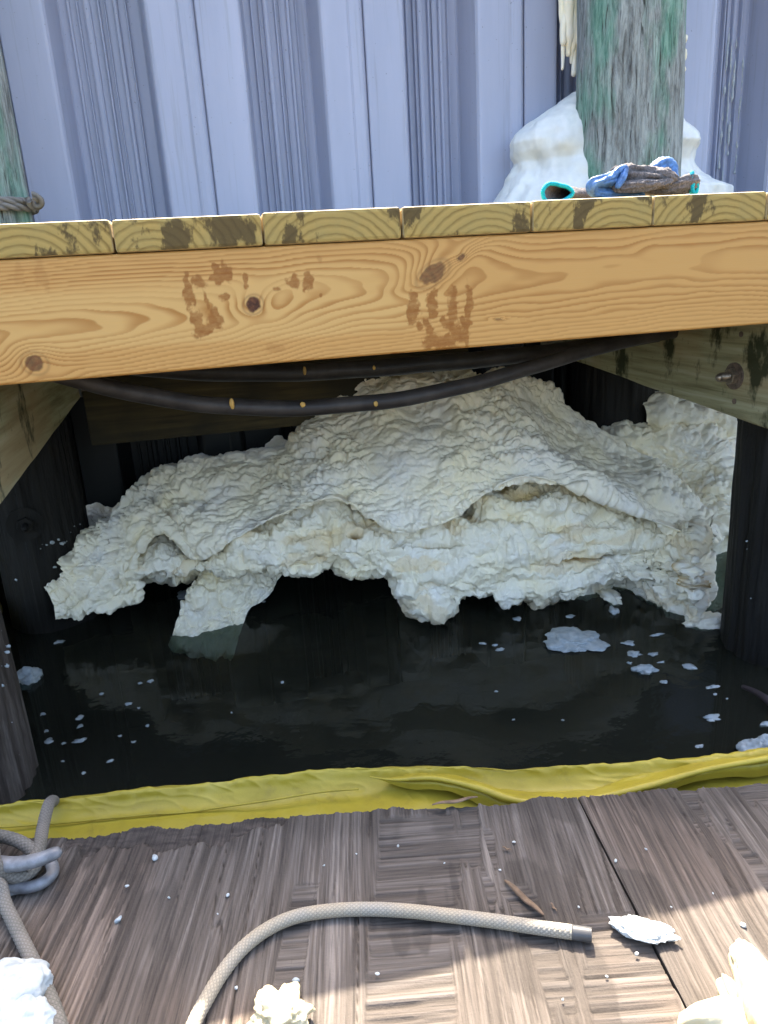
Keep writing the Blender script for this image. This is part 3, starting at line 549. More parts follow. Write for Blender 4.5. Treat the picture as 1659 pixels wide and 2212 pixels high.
# ------------------------------------------------------------------ hoses under the beam, with amber foam drips
def hose(pts, r, label, seed, drips):
    C = catmull(np.array([Py(*p) for p in pts]), 220); rt = root('rubber_hose', C[110], label, 'hose', 'black hoses under the dock')
    put('tube', sweep(C, r, 24, disp=lambda s, th: .0006*np.sin(s*40+th)), M['hose'], rt)
    for px, py, y, h, w in drips:
        c = Py(px, py, y); d = chunk('foam_drip', c, (w*.0007, .0022, h*.0007), None, None, seed+int(px), mat='drip', sub=3, parent=rt, rough=.15)
yh = 1.16
hose([(60, 790, 1.10), (180, 822, 1.12), (300, 852, 1.14), (450, 874, yh), (600, 882, yh), (760, 874, yh), (900, 856, 1.17), (1050, 822, 1.2), (1200, 778, 1.25), (1330, 742, 1.30), (1480, 712, 1.35), (1650, 690, 1.4)], .0128, 'black rubber hose sagging lowest under the rim beam, spotted with amber drips', 400,
     [(501, 872, yh-.0135, 12, 5), (654, 874, yh-.0135, 6, 6), (812, 872, yh-.0135, 6, 5)])
hose([(120, 765, 1.25), (330, 795, 1.28), (520, 805, 1.30), (700, 802, 1.30), (900, 788, 1.3), (1080, 772, 1.32), (1250, 752, 1.35), (1420, 722, 1.4), (1650, 670, 1.5)], .0155, 'thicker black hose running close up behind the rim beam', 420, [(658, 801, 1.284, 10, 4), (808, 795, 1.284, 6, 4)])

# ------------------------------------------------------------------ ropes
def braid(r, n=8, pitch=.021, amp=.0011):
    def f(s, th):
        A = n*(th/(2*np.pi))+s/pitch*n/4.; B = n*(th/(2*np.pi))-s/pitch*n/4.
        a_ = np.abs(np.sin(np.pi*A)); b_ = np.abs(np.sin(np.pi*B)); return amp*(np.minimum(a_, b_)**.6*1.6-1)
    return f
def rope(C, r, mat, parent, name='rope', m=40, n=10, amp=.0011, twist=False, pitch=.02, ds=.0011):
    C = np.asarray(C); L = np.linalg.norm(np.diff(C, axis=0), axis=1); s = np.concatenate([[0], np.cumsum(L)]); k = max(20, int(s[-1]/ds)); q = np.linspace(0, s[-1], k); C = np.stack([np.interp(q, s, C[:, i]) for i in range(3)], -1)
    w = np.ones(9)/9; Cs = np.stack([np.convolve(np.pad(C[:, i], 4, 'edge'), w, 'valid') for i in range(3)], -1); Cs[:4] = C[:4]; Cs[-4:] = C[-4:]; C = Cs
    f = braid(r, n, pitch, amp) if not twist else (lambda s_, th: amp*(np.abs(np.sin(1.5*th+s_*np.pi/pitch))**.7*2-1))
    T, N, B = frames(C); th = np.linspace(0, 2*np.pi, m, endpoint=False); h = f(q[:, None], th[None]); rr_ = r+h
    P = C[:, None]+N[:, None]*(np.sin(th)[None, :, None]*rr_[..., None])+B[:, None]*(np.cos(th)[None, :, None]*rr_[..., None])
    return put(name, grid(P, cv=True, caps=True, attrs=dict(h=np.clip(h/amp*.5+.5, 0, 1).ravel())), mat, parent)
# free end on the float deck
r1 = .0060
pts = [(395, 2290), (420, 2212), (447, 2160), (480, 2105), (525, 2050), (580, 2008), (640, 1982), (710, 1970), (790, 1966), (880, 1970), (970, 1980), (1060, 1991), (1150, 2004), (1235, 2016)]
C = catmull(np.array([Pz(x, y, ZP+r1) for x, y in pts]), 500); C[:, 2] = ZP+r1+.0012
rp = root('braided_rope', C[250], 'cream braided rope with taped end curving across the plywood', 'rope'); rope(C, r1, M['rope'], rp, 'rope_length', 40, 10, .00055, pitch=.0115, ds=.0007)
Ce = C[-1]+np.outer(np.linspace(0, .017, 14), (C[-1]-C[-12])/np.linalg.norm(C[-1]-C[-12])); put('end_tape', sweep(Ce, np.r_[np.full(13, .0062), .0058], 28, caps=False), M['tape'], rp)
# rope twice round the left pile
orp = root('pile_rope', (-.475, 1.862, .2), 'old grey rope tied twice round the weathered pile on the left of the wall', 'rope')
for py in (428, 440):
    z0 = Py(40, py, 1.76)[2]; t_ = np.linspace(0, 2*np.pi, 200); rope(np.stack([-.475+.117*np.cos(t_), 1.862+.117*np.sin(t_), z0+.003*np.sin(t_)], -1), .0075, M['oldrope'], orp, 'rope_turn', 24, 3, .0016, True, .03)
kp = Py(74, 434, 1.80); t_ = np.linspace(0, 1, 60); rope(np.stack([kp[0]+.012*np.sin(t_*5), 1.80-.012*np.cos(t_*5), kp[2]+.009*np.cos(t_*5)], -1), .0072, M['oldrope'], orp, 'rope_tuck', 24, 3, .0016, True, .03)

# ------------------------------------------------------------------ floating work platform: two plywood sheets on a hull
E0 = Pz(0, 1810, ZP); E1 = Pz(1659, 1690, ZP); ed = (E1-E0)/np.linalg.norm(E1-E0); nd_ = np.array([ed[1], -ed[0], 0]); 
if nd_[1] > 0: nd_ = -nd_
O = Pz(829, 1750, ZP)
def uv(p): d = p-O; return d@ed, d@nd_
su, sv = uv(Pz(1283, 1790, ZP)); su2, sv2 = uv(Pz(1500, 2212, ZP)); sdu = (su2-su)/(sv2-sv)
def seam(v): return su+(v-sv)*sdu
flo = root('work_float', (O[0], O[1]-.6, ZW), 'floating work platform decked with worn grey plywood', 'work float')
def sheet(u0f, u1f, seed, first):
    vd = np.concatenate([np.linspace(0, .62, 470), np.linspace(.62, 4.4, 90)[1:]])
    if first: uu = np.concatenate([np.linspace(-1.3, -.72, 40)[:-1], np.linspace(-.72, 0, 640)]); 
    else: uu = np.concatenate([np.linspace(0, .42, 380), np.linspace(.42, 1.2, 50)[1:]])
    U_, V_ = np.meshgrid(uu, vd, indexing='ij'); UU = U_+seam(V_)+(-.0010 if first else .0010)
    U0, V0 = UU, V_
    rot = .03 if first else -.02
    def grain(a_, b_, s_):   # a across, b along
        w = a_+.006*fbm(p3(a_*6, b_*4, 0), 2, s_+1)+.05*.06*fbm(p3(b_*3, a_*20, 0), 2, s_+2)
        g = .52+.26*fbm(p3(w*170, b_*4, 0), 2, s_)+.42*fbm(p3(w*480, b_*6, 3), 2, s_+5)+.10*fbm(p3(w*30, b_*3, 7), 2, s_+8); return np.clip(g, 0, 1)
    g1 = grain(U0+rot*V0, V0, seed); g2 = grain(V0, U0, seed+20)
    # worn-through strips that show the cross ply
    cr = fbm(p3(U0*11, V0*2.2, 0), 4, seed+40)+.25*fbm(p3(U0*80, V0*14, 0), 3, seed+44)
    cx_ = sstep(.62, .68, cr)
    if first:
        for (pa, pb, wd, l0, l1) in (((905, 1790), (890, 2100), .040, .012, .40), ((1120, 1920), (1150, 2000), .018, .12, .25), ((1330, 1990), (1360, 2212), .035, .16, .5), ((640, 1990), (600, 2212), .012, .1, .25)):
            ua, va = uv(Pz(*pa, ZP)); ub, vb = uv(Pz(*pb, ZP)); uc = ua+(V0-va)/(vb-va+1e-6)*(ub-ua)
            m_ = (1-sstep(wd*.9, wd*1.05, np.abs(U0-uc)+.010*fbm(p3(U0*60, V0*12, 0), 3, 90)))*sstep(l0-.004, l0+.004, V0)*(1-sstep(l1, l1+.02, V0+.02*fbm(p3(U0*120, V0*5, 0), 2, 91))); cx_ = np.maximum(cx_, m_)
    g = g1*(1-cx_)+(.15+.85*g2)*cx_
    lo, mid, hi = np.array([.040, .033, .027]), np.array([.110, .092, .077]), np.array([.205, .178, .155])
    gg = g[..., None]; col = np.where(gg < .5, lo+(mid-lo)*gg*2, mid+(hi-mid)*(gg*2-1))
    brown = sstep(-.1, .5, fbm(p3(U0*7, V0*3, 5), 3, seed+60))[..., None]; col = col*(1-.45*brown)+.45*brown*col*np.array([1.25, .95, .75])
    wet = sstep(.40, .55, fbm(p3(U0*13, V0*6, 9), 4, seed+70)+.15*fbm(p3(U0*120, V0*8, 0), 2, seed+71)); wet = np.maximum(wet, .75*(1-sstep(.01, .04, V0+.03*fbm(p3(U0*30, V0*8, 0), 3, seed+72)))); col = col*(1-.5*wet[..., None])
    pale = sstep(.2, .5, fbm(p3(U0*18, V0*3, 2), 3, seed+80)); col = col*(1+.35*pale[..., None])
    wq = U0+rot*V0+.003*fbm(p3(U0*9, V0*5, 0), 2, seed+15)
    sl1 = sstep(.42, .60, vnoise(p3(wq*300, V0*11, 3), seed+16))*sstep(-.35, .25, fbm(p3(U0*14, V0*6, 3), 2, seed+17)); sl2 = sstep(.42, .6, vnoise(p3(U0*11, V0*300, 5), seed+18)); slit = np.maximum(sl1*(1-cx_), sl2*cx_)
    col = col*(1-.62*slit[..., None])
    rdg = sstep(.3, .6, vnoise(p3(wq*260, V0*7, 8), seed+19))*(1-cx_); col = col*(1+.35*rdg[..., None])
    h = .0018*(g-.6)-.0016*cx_-.0016*slit
    crk = np.abs(fbm(p3((U0+rot*V0)*26, V0*1.1, 7), 3, seed+33)); crk = (1-sstep(.0, .022, crk))*(1-cx_)*sstep(-.2, .2, fbm(p3(U0*8, V0*5, 1), 2, seed+36)); h -= .003*crk; col *= (1-.8*crk[..., None])
    # broken outer veneer along the water edge on the left
    if first:
        ua, _ = uv(Pz(190, 1830, ZP)); ub, _ = uv(Pz(640, 1790, ZP)); br = (1-sstep(.024, .030, V0+.012*fbm(p3(U0*50, 0, 0), 4, 95)+.05*np.maximum(0, (U0-ub+.06)/.1)))*(U0 > ua-.03); h -= .004*br; nn = .5+.5*fbm(p3(U0*60, V0*300, 0), 3, 97); col = col*(1-br[..., None])+br[..., None]*(np.array([.10, .08, .07])*nn[..., None])
    rag = .006*fbm(p3(U0*22, 0, 0), 4, seed+7)+.0035*np.round(2*fbm(p3(np.floor(U0*260)/26, 0, 0), 2, seed+8))/2; VV = V0+np.clip(rag, -.007, .012)*np.exp(-V0/.010)
    se = np.exp(-np.abs(UU-seam(V_))/.0025); h -= .002*se*(.6+.4*fbm(p3(V0*60, 0, 0), 2, 3)); col *= (1-.45*se[..., None])
    mc = np.array([.098, .081, .069]); col = (mc+.62*(col-mc))*.88
    X_ = O+UU[..., None]*ed+VV[..., None]*nd_; X_[..., 2] = ZP+h
    nu_, nv_ = U_.shape; bot_ = X_.copy(); bot_[..., 2] = ZP-.017
    # skirt: top sheet plus front/side walls
    fr_ = np.stack([X_[:, 0], X_[:, 0]+np.array([0, 0, -.018])-.0*nd_], 1); sd = X_[-1] if first else X_[0]; sdw = np.stack([sd, sd+np.array([0, 0, -.018])], 1)
    vs_ = np.concatenate([X_.reshape(-1, 3), fr_.reshape(-1, 3), sdw.reshape(-1, 3)]); f1 = gridfaces(nu_, nv_); f2 = gridfaces(nu_, 2)+nu_*nv_; f3 = gridfaces(nv_, 2)+nu_*nv_+nu_*2
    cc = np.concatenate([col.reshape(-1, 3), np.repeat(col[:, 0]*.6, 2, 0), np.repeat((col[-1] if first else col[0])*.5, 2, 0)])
    cq = np.concatenate([cx_.ravel(), np.zeros(nu_*2+nv_*2)])
    put('plywood_sheet', mesh(vs_, np.concatenate([f1, f2, f3]), True, dict(col=np.clip(cc, 0, 1), cross=cq)), M['ply'], flo)
sheet(None, None, 500, True); sheet(None, None, 560, False)
def obox(u0, u1, v0, v1, z0, z1):
    q = [O+u*ed+v*nd_ for u, v in ((u0, v0), (u1, v0), (u1, v1), (u0, v1))]; vv = [(p[0], p[1], z) for z in (z0, z1) for p in q]
    return mesh(vv, [(0, 3, 2, 1), (4, 5, 6, 7), (0, 1, 5, 4), (1, 2, 6, 5), (2, 3, 7, 6), (3, 0, 4, 7)], False)
put('hull', obox(-1.2, 1.3, .022, 4.38, ZW-.22, ZP-.0185), M['hull'], flo)

# ------------------------------------------------------------------ yellow containment boom between float and piles
bo = root('containment_boom', (O[0], O[1]+.06, ZW), 'yellow fabric containment boom squeezed along the float edge', 'boom')
far = np.array([(-160, 1762), (0, 1748), (100, 1738), (300, 1716), (500, 1697), (680, 1672), (830, 1668), (1000, 1664), (1100, 1670), (1250, 1662), (1400, 1655), (1550, 1645), (1659, 1632), (1800, 1618)], float)
nu = 900; xs = np.linspace(-160, 1800, nu); fy = np.interp(xs, far[:, 0], far[:, 1]); kk = np.ones(41)/41; fy = np.convolve(np.pad(fy, 20, 'edge'), kk, 'valid'); zt = ZP-.028
FT = np.array([Pz(x, y, zt) for x, y in zip(xs, fy)]); ext = np.linspace(.0022, .7, 318)[:, None]*ed[None]; FT = np.concatenate([FT[0]-ext[::-1], FT, FT[-1]+ext]); nu = len(FT); us = np.array([uv(p)[0] for p in FT]); FN = np.array([O+u*ed+.028*nd_ for u in us]); FN[:, 2] = ZP-.085
wd = FN-FT; secs = []
for t_, dz_ in ((-.34, -.15), (-.26, -.07), (-.14, -.012), (-.05, .003), (.0, .004), (.05, -.004), (.16, -.006), (.4, .004), (.7, .006), (.92, -.004), (1.05, -.05)):
    q = FT+wd*t_; q[:, 2] = zt+(FN[:, 2]-zt)*max(t_, 0)+dz_; secs.append(q)
P = catmull(np.array(secs), 120).transpose(1, 0, 2); N = normals(P)
if N[nu//2, 60, 2] < 0: N = -N
arc = np.cumsum(np.r_[0, np.linalg.norm(np.diff(FT, axis=0), axis=1)])[:, None]*np.ones((1, 120)); V = np.linspace(0, 1, 120)[None]*np.ones((nu, 1))
fold = fbm(p3(arc*6+V*1.6, V*2.0, 0), 2, 601)*.005+.0035*(1-np.abs(fbm(p3(arc*8-V*4.5, V*2.2, 2), 2, 602)))**4*sstep(-.2, .4, vnoise(p3(arc*5, V*2, 3), 609))+.0012*(1-np.abs(fbm(p3(arc*26-V*5, V*7, 6), 2, 604)))**3+fbm(p3(arc*70, V*10, 0), 2, 603)*.0016*np.exp(-((V-.36)/.08)**2)
P = P+N*fold[..., None]; put('boom_fabric', grid(P), M['boom'], bo)
hm = catmull(np.array([Pz(x, y, z) for x, y, z in ((800, 1678, zt+.004), (860, 1690, zt), (940, 1695, zt-.002), (1030, 1715, zt-.004), (1110, 1742, zt-.008), (1200, 1750, zt-.008), (1290, 1738, zt-.004), (1400, 1712, zt+.0), (1520, 1678, zt+.004), (1659, 1652, zt+.006), (1800, 1625, zt+.006))]), 260); hm = np.concatenate([hm, hm[-1]+np.linspace(.004, .65, 160)[:, None]*ed[None]])
hm[:, 2] += .010*sstep(0, .22, np.linspace(0, len(hm)/260., len(hm))); put('hem', sweep(hm, .0015+.003*sstep(0, .2, np.linspace(0, len(hm)/260., len(hm)))+.001*fbm(p3(np.linspace(0, 14, len(hm)), 0, 0), 2, 4), 14, .8), M['boom'], bo)
P = []
for k in range(len(hm)):      # flap hanging forward from the hem
    h0 = hm[k]; p1 = h0+np.array([0, .0, -.002]); p2 = h0+np.array([-.004, -.002, -.018]); p4 = h0+np.array([.004, .030, -.010]); p5 = h0+np.array([.006, .045, -.030]); P.append([p5, p4, p1, p2])
P = np.array(P); tp = sstep(0, .22, np.linspace(0, len(hm)/260., len(hm)))[:, None, None]; P = hm[:, None]+(P-hm[:, None])*tp; P = catmull(P.transpose(1, 0, 2), 24).transpose(1, 0, 2); s_ = np.linspace(0, 1, len(hm))[:, None]*np.ones((1, 24)); P[..., 2] += tp[..., 0]*.006*fbm(p3(s_*14, np.linspace(0, 2, 24)[None], 0), 3, 8); put('folded_flap', grid(P), M['boom'], bo)
idx = np.arange(338, 748); sm = (FT+wd*.20)[idx]; sm[:, 2] = zt-.009+.006*fbm(p3(arc[idx, 0]*9, .9, 0), 2, 601); put('seam', sweep(sm[::3], .0012, 8), M['boom'], bo)

# ------------------------------------------------------------------ cleat and its mooring line
zc_ = ZP
cl = root('mooring_cleat', Pz(20, 1890, ZP), 'galvanised cleat with mooring line on the plywood edge', 'cleat')
def at(px, py, h): return Pz(px, py, ZP+h)
H = catmull(np.array([at(-130, 1838, .034), at(-60, 1856, .032), at(0, 1866, .032), at(40, 1866, .033), at(80, 1858, .035), at(118, 1844, .038)]), 60); put('horn', sweep(H, np.linspace(.0092, .0074, 60), 22, .85), M['galv'], cl)
L_ = catmull(np.array([at(-60, 1918, .007), at(20, 1917, .007), at(60, 1917, .008), at(95, 1905, .009), at(114, 1884, .010), at(108, 1862, .011), at(85, 1852, .012), at(40, 1862, .012)]), 80); put('base_loop', sweep(L_, .0062, 20, .9), M['galv'], cl)
put('base_plate', sweep(catmull(np.array([at(-110, 1900, .004), at(-20, 1912, .004), at(35, 1913, .004)]), 30), .013, 20, .35), M['galv'], cl)
put('stem', sweep(np.array([at(-15, 1890, .0)+np.array([0, 0, .0+.034*t]) for t in np.linspace(0, 1, 12)]), .011, 18), M['galv'], cl)
put('bolt_head', ngon(at(76, 1884, .0005), (0, 0, 1), .009, .006, 6), M['bolt'], cl)
ml = root('mooring_line', Pz(0, 1960, ZP), 'grey braided mooring line wound on the cleat and trailing off', 'rope')
A1 = catmull(np.array([at(-90, 1795, .022), at(-20, 1803, .024), at(35, 1815, .024), at(72, 1840, .020), at(78, 1868, .016), at(50, 1893, .014), at(12, 1890, .022), at(-12, 1866, .040), at(-16, 1835, .044), at(-30, 1805, .034)]), 160); rope(A1, .0066, M['greyrope'], ml, 'cleat_turn', 32, 9, .0006, pitch=.013, ds=.001)
A2 = catmull(np.array([at(-30, 1900, .030), at(0, 1912, .022), at(10, 1950, .012), at(38, 2010, .0072), at(72, 2080, .0072), at(105, 2150, .0072), at(128, 2212, .0072), at(145, 2280, .0072)]), 200); rope(A2, .0062, M['greyrope'], ml, 'trailing_end', 36, 9, .0005, pitch=.0125, ds=.0009)
A3 = catmull(np.array([at(50, 1880, .020), at(78, 1850, .022), at(86, 1825, .02), at(92, 1790, .012), at(100, 1755, .010), at(107, 1735, .004), at(117, 1732, -.03), at(124, 1760, -.10)]), 120); rope(A3, .0066, M['greyrope'], ml, 'overboard_part', 32, 9, .0005, pitch=.013, ds=.001)

# ------------------------------------------------------------------ gloves on the deck edge
def gp(px, py, y): return Py(px, py, y)
def tubeg(name, pts, rads, mat, parent, flat=1., seed=0, amp=.0022, m=40, n=70, fs=(40, 2.2)):
    C = catmull(np.array([gp(*p) for p in pts]), n); rd = np.interp(np.linspace(0, 1, n), np.linspace(0, 1, len(rads)), rads)
    def d(s, th): return amp*fbm(p3(np.cos(th)*fs[1]+0*s, np.sin(th)*fs[1]+0*s, s*fs[0]+seed), 3, seed)+.0005*fbm(p3(np.cos(th)*16+0*s, np.sin(th)*16+0*s, s*700), 2, seed+1)
    return put(name, sweep(C, rd, m, flat, d), M[mat], parent)
YG = 1.055; px2m = YG/F
gb = root('work_glove', gp(1400, 425, YG), 'crumpled grey and blue work glove with teal cuff lying on top', 'glove', 'gloves on the deck')
tubeg('back_of_hand', [(1330, 385, 1.07), (1355, 380, 1.07), (1395, 383, 1.07), (1435, 390, 1.07), (1455, 395, 1.07)], [.012, .0165, .0155, .0135, .008], 'gknit', gb, .95, 3, .005)
tubeg('palm', [(1340, 372, 1.06), (1322, 385, 1.055), (1300, 393, 1.05), (1283, 400, 1.05), (1290, 414, 1.055), (1330, 420, 1.06), (1385, 424, 1.065)], [.006, .0105, .0095, .0095, .010, .009, .006], 'blue', gb, .8, 5, .003)
tubeg('coated_finger', [(1405, 372, 1.095), (1418, 362, 1.095), (1436, 356, 1.095), (1447, 362, 1.095), (1450, 385, 1.09), (1447, 405, 1.09)], [.007, .010, .0115, .0115, .0105, .008], 'blue', gb, 1., 7, .002)
tubeg('wrist', [(1395, 413, 1.08), (1430, 411, 1.075), (1460, 404, 1.07), (1482, 398, 1.07), (1494, 395, 1.07)], [.006, .009, .011, .012, .012], 'gknit', gb, 1., 9, .003)
tubeg('thumb', [(1335, 405, 1.05), (1370, 402, 1.048), (1410, 398, 1.05), (1445, 392, 1.055)], [.009, .0105, .0095, .006], 'gknit', gb, .8, 12, .003)
tubeg('finger_fold', [(1322, 383, 1.045), (1335, 368, 1.05), (1350, 365, 1.055), (1345, 385, 1.045), (1335, 402, 1.04)], [.003, .005, .005, .005, .004], 'blue', gb, 1., 14, .001)
def ring(px, py, y, rx, rz, tilt, rad, mat, parent, name='cuff_hem', fl=0.):
    c = gp(px, py, y); t_ = np.linspace(0, 2*np.pi, 120); C = np.stack([c[0]+rx*np.cos(t_)*math.cos(tilt), c[1]+rx*np.cos(t_)*math.sin(tilt), c[2]+rz*np.sin(t_)*(1+fl*np.sin(3*t_))+.0*t_], -1)
    T, N, B = frames(C); return put(name, sweep(C, rad, 14, disp=lambda s, th: .0003*np.sin(s*2600)*np.ones_like(th), caps=False), M[mat], parent)
ring(1494, 394, 1.07, .0075, .0130, .9, .0030, 'teal', gb)
ring(1501, 405, 1.062, .006, .008, .4, .0028, 'teal', gb, 'cuff_hem')
ga = root('work_glove', gp(1220, 432, YG), 'flattened grey work glove with open teal cuff, half under the other', 'glove', 'gloves on the deck')
# open cuff: a flattened shell seen into its mouth
n_, m_ = 60, 64; C = catmull(np.array([gp(1204, 419, 1.035), gp(1222, 419, 1.06), gp(1255, 420, 1.085), gp(1300, 424, 1.10), gp(1350, 428, 1.10)]), n_); th = np.linspace(0, 2*np.pi, m_, endpoint=False); wv2 = np.interp(np.linspace(0, 1, n_), [0, .3, .7, 1], [.026, .025, .028, .02]); hv = np.interp(np.linspace(0, 1, n_), [0, .3, .7, 1], [.0115, .0105, .009, .006])
skew = .35*np.cos(th)
def shell(k): return [C[k]+np.array([wv2[k]*math.cos(t)*.98, wv2[k]*math.cos(t)*.25, hv[k]*math.sin(t)*(1-.38*math.cos(t))]) for t in th]
P = np.array([shell(k) for k in range(n_)]); P += .002*fbm(P*60, 2, 44)[..., None]; inner = C[:30, None]+(P[:30]-C[:30, None])*.86; P2 = np.concatenate([inner[::-1], P]); P2[..., 2] = np.maximum(P2[..., 2], ZD+.002)
put('knit_body', grid(P2, cv=True, caps=True), M['gknit'], ga)
hemC = np.concatenate([P2[30], P2[30][:1]]); hemC = catmull(hemC, 200); put('cuff_hem', sweep(hemC, .0028, 12, disp=lambda s, th: .0003*np.sin(s*2600)*np.ones_like(th)), M['teal'], ga)

# ------------------------------------------------------------------ foam lumps lying about on the float
DP = ZP+.001
def deckchunk(px, py, size, label, seed, rot=0., mat='core', rough=.4, sub=4, group=None):
    c = Pz(px, py, DP); return chunk('foam_lump', (c[0], c[1], DP+size[2]*.62), size, label, 'foam', seed, group, mat, rough, sub, rot, flatbot=DP)
deckchunk(1390, 2018, (.027, .012, .005), 'flat white foam flake on the plywood beside the taped rope end', 701, -.55, 'flake', .55, 5)
lp1 = root('foam_lump', Pz(1640, 2230, DP), 'tall drippy cream foam lump standing on sunlit plywood', 'foam')
def lumps(parent, lst, name, seed, mat='skin'):
    for i, (px, py, h, sx, sy, sz, rt_) in enumerate(lst):
        c = Pz(px, py, DP); chunk(name, (c[0], c[1], DP+h), (sx, sy, sz), None, None, seed+i, mat=mat, sub=5, rot=rt_, parent=parent, rough=.28, flatbot=DP)
def gob(parent, name, pts, rads, seed, amp=.004, mat='aged'):
    C = catmull(np.array([Pz(x, y, ZP+h) for x, y, h in pts]), 90); rd = np.interp(np.linspace(0, 1, 90), np.linspace(0, 1, len(rads)), rads)
    def d(s_, t2): return amp*fbm(p3(np.cos(t2)*1.3+0*s_, np.sin(t2)*1.3+0*s_, s_*22+seed), 3, seed)+amp*.25*fbm(p3(np.cos(t2)*5+0*s_, np.sin(t2)*5+0*s_, s_*90), 2, seed+2)
    return put(name, sweep(C, rd, 48, 1., d), M[mat], parent)
gob(lp1, 'lobe', [(1605, 2066, .022), (1618, 2090, .022), (1640, 2130, .022), (1668, 2190, .024), (1700, 2260, .026)], [.012, .013, .017, .021, .022], 1)
gob(lp1, 'lobe', [(1566, 2122, .010), (1578, 2145, .011), (1600, 2180, .012), (1630, 2225, .014)], [.005, .0085, .012, .014], 2)
gob(lp1, 'lobe', [(1600, 2125, .008), (1605, 2150, .008), (1610, 2170, .008)], [.002, .004, .006], 3, .001)
gob(lp1, 'lobe', [(1500, 2222, .012), (1560, 2215, .014), (1620, 2225, .016), (1690, 2240, .016)], [.012, .017, .018, .016], 4)
deckchunk(600, 2212, (.023, .020, .014), 'knobbly white foam lump where the sunlight starts on the plywood', 740, .3, 'aged', .6, 5)
lp2 = root('foam_lump', Pz(20, 2200, DP), 'smooth pale foam lump beside the trailing mooring line', 'foam')
for i, (px, py, h, sz, rt_) in enumerate(((10, 2170, .012, (.040, .030, .019), .1), (-25, 2215, .012, (.045, .028, .021), .3), (55, 2225, .010, (.026, .020, .017), -.3))):
    c = Pz(px, py, DP); chunk('lobe', (c[0], c[1], DP+h), sz, None, None, 770+i, mat='flake', sub=5, rot=rt_, parent=lp2, rough=.22, flatbot=DP)
# crumbs on the deck
cr = [(255, 1990), (275, 1915), (365, 1940), (1620, 2130), (470, 1975), (510, 2135), (492, 1935), (335, 1855), (860, 1828), (815, 2105), (1395, 1835), (1450, 1960), (1110, 1820), (1330, 1860), (1605, 2000), (1540, 1930), (700, 1870), (770, 1845), (960, 1865), (1080, 1880), (540, 2040), (640, 2120), (1700, 2090), (1250, 1960), (1310, 2110), (1375, 2062), (1215, 2160)]
for i, (px, py) in enumerate(cr):
    s_ = random.uniform(.0010, .0022)*(2.0 if i % 7 == 0 else 1); deckchunk(px, py, (s_, s_*.7, s_*.6), 'tiny white foam crumb on the plywood '+('between the cleat and the cream rope' if px < 600 else 'near the middle of the cream rope' if px < 1150 else 'around the seam and taped rope end'), 800+i, random.uniform(0, 3), 'flake', .5, 2, 'foam crumbs on the plywood')
# splinters
def splinter(p0, p1, w, label, z=DP+.002):
    a_, b_ = Pz(*p0, z), Pz(*p1, z); t_ = np.linspace(0, 1, 24)[:, None]; C = a_+(b_-a_)*t_; C[:, 2] += .001*np.sin(t_[:, 0]*9); o = put('wood_splinter', sweep(C, w*(.35+.65*np.sin(np.pi*np.clip(t_[:, 0]*.95+.03, 0, 1))), 6, .5), M['splinter'], None, origin=C[12]); tag(o, label, 'splinter')
splinter((1092, 1902), (1172, 1975), .0036, 'long brown wood splinter lying above the rope on the plywood'); splinter((935, 1738), (1030, 1722), .0030, 'dark wood splinter sticking out over the yellow boom', DP+.006); splinter((1190, 1950), (1202, 1968), .0012, 'short thin splinter near the long one'); splinter((1085, 1830), (1105, 1836), .0014, 'pale sliver near the plywood edge')

# ------------------------------------------------------------------ foam fragments on the water
def flake(px, py, w, h, label, seed, group=None, sub=3, thick=None, mat='flake', rough=.6):
    c = Pz(px, py, ZW); e = abs(Pz(px+w, py, ZW)[0]-c[0]); d = abs(Pz(px, py-h, ZW)[1]-c[1]); th_ = thick or max(.0015, e*.22)
    return chunk('foam_fragment', (c[0], c[1], ZW+th_*.35), (e, d, th_), label, 'foam', seed, group, mat, rough, sub, 0.)
flake(1240, 1386, 52, 23, 'biggest ragged foam raft floating on the open water', 901, sub=5, thick=.010)
flake(65, 1466, 22, 12, 'crumpled foam lump floating beside the brown pile', 902, sub=4, thick=.016)
flake(1395, 1450, 24, 9, 'torn white foam scrap floating among small flakes', 903, sub=4, thick=.008)
flake(1620, 1626, 26, 12, 'white foam lump wedged against the yellow boom', 904, sub=4, thick=.016); flake(1650, 1612, 24, 10, 'pale foam lump behind the wedged one at the boom', 905, sub=4, thick=.014)
flake(1318, 1292, 20, 16, 'grey foam lump half sunk below the big mass', 906, sub=4, thick=.012, mat='core'); flake(1325, 1322, 9, 6, 'small grey foam lump beside the half sunk one', 907, thick=.008)
flake(1530, 1347, 48, 14, 'grey foam slab floating at the foot of the big mass', 908, sub=4, thick=.012, mat='core')
flake(400, 1285, 16, 8, 'pale foam scrap floating beside the hanging slab', 909, sub=4)
flake(370, 1716, 14, 4, 'white flake touching the yellow boom', 910, sub=3); flake(1655, 1565, 18, 5, 'long white flake near the dark branch', 911, sub=3)
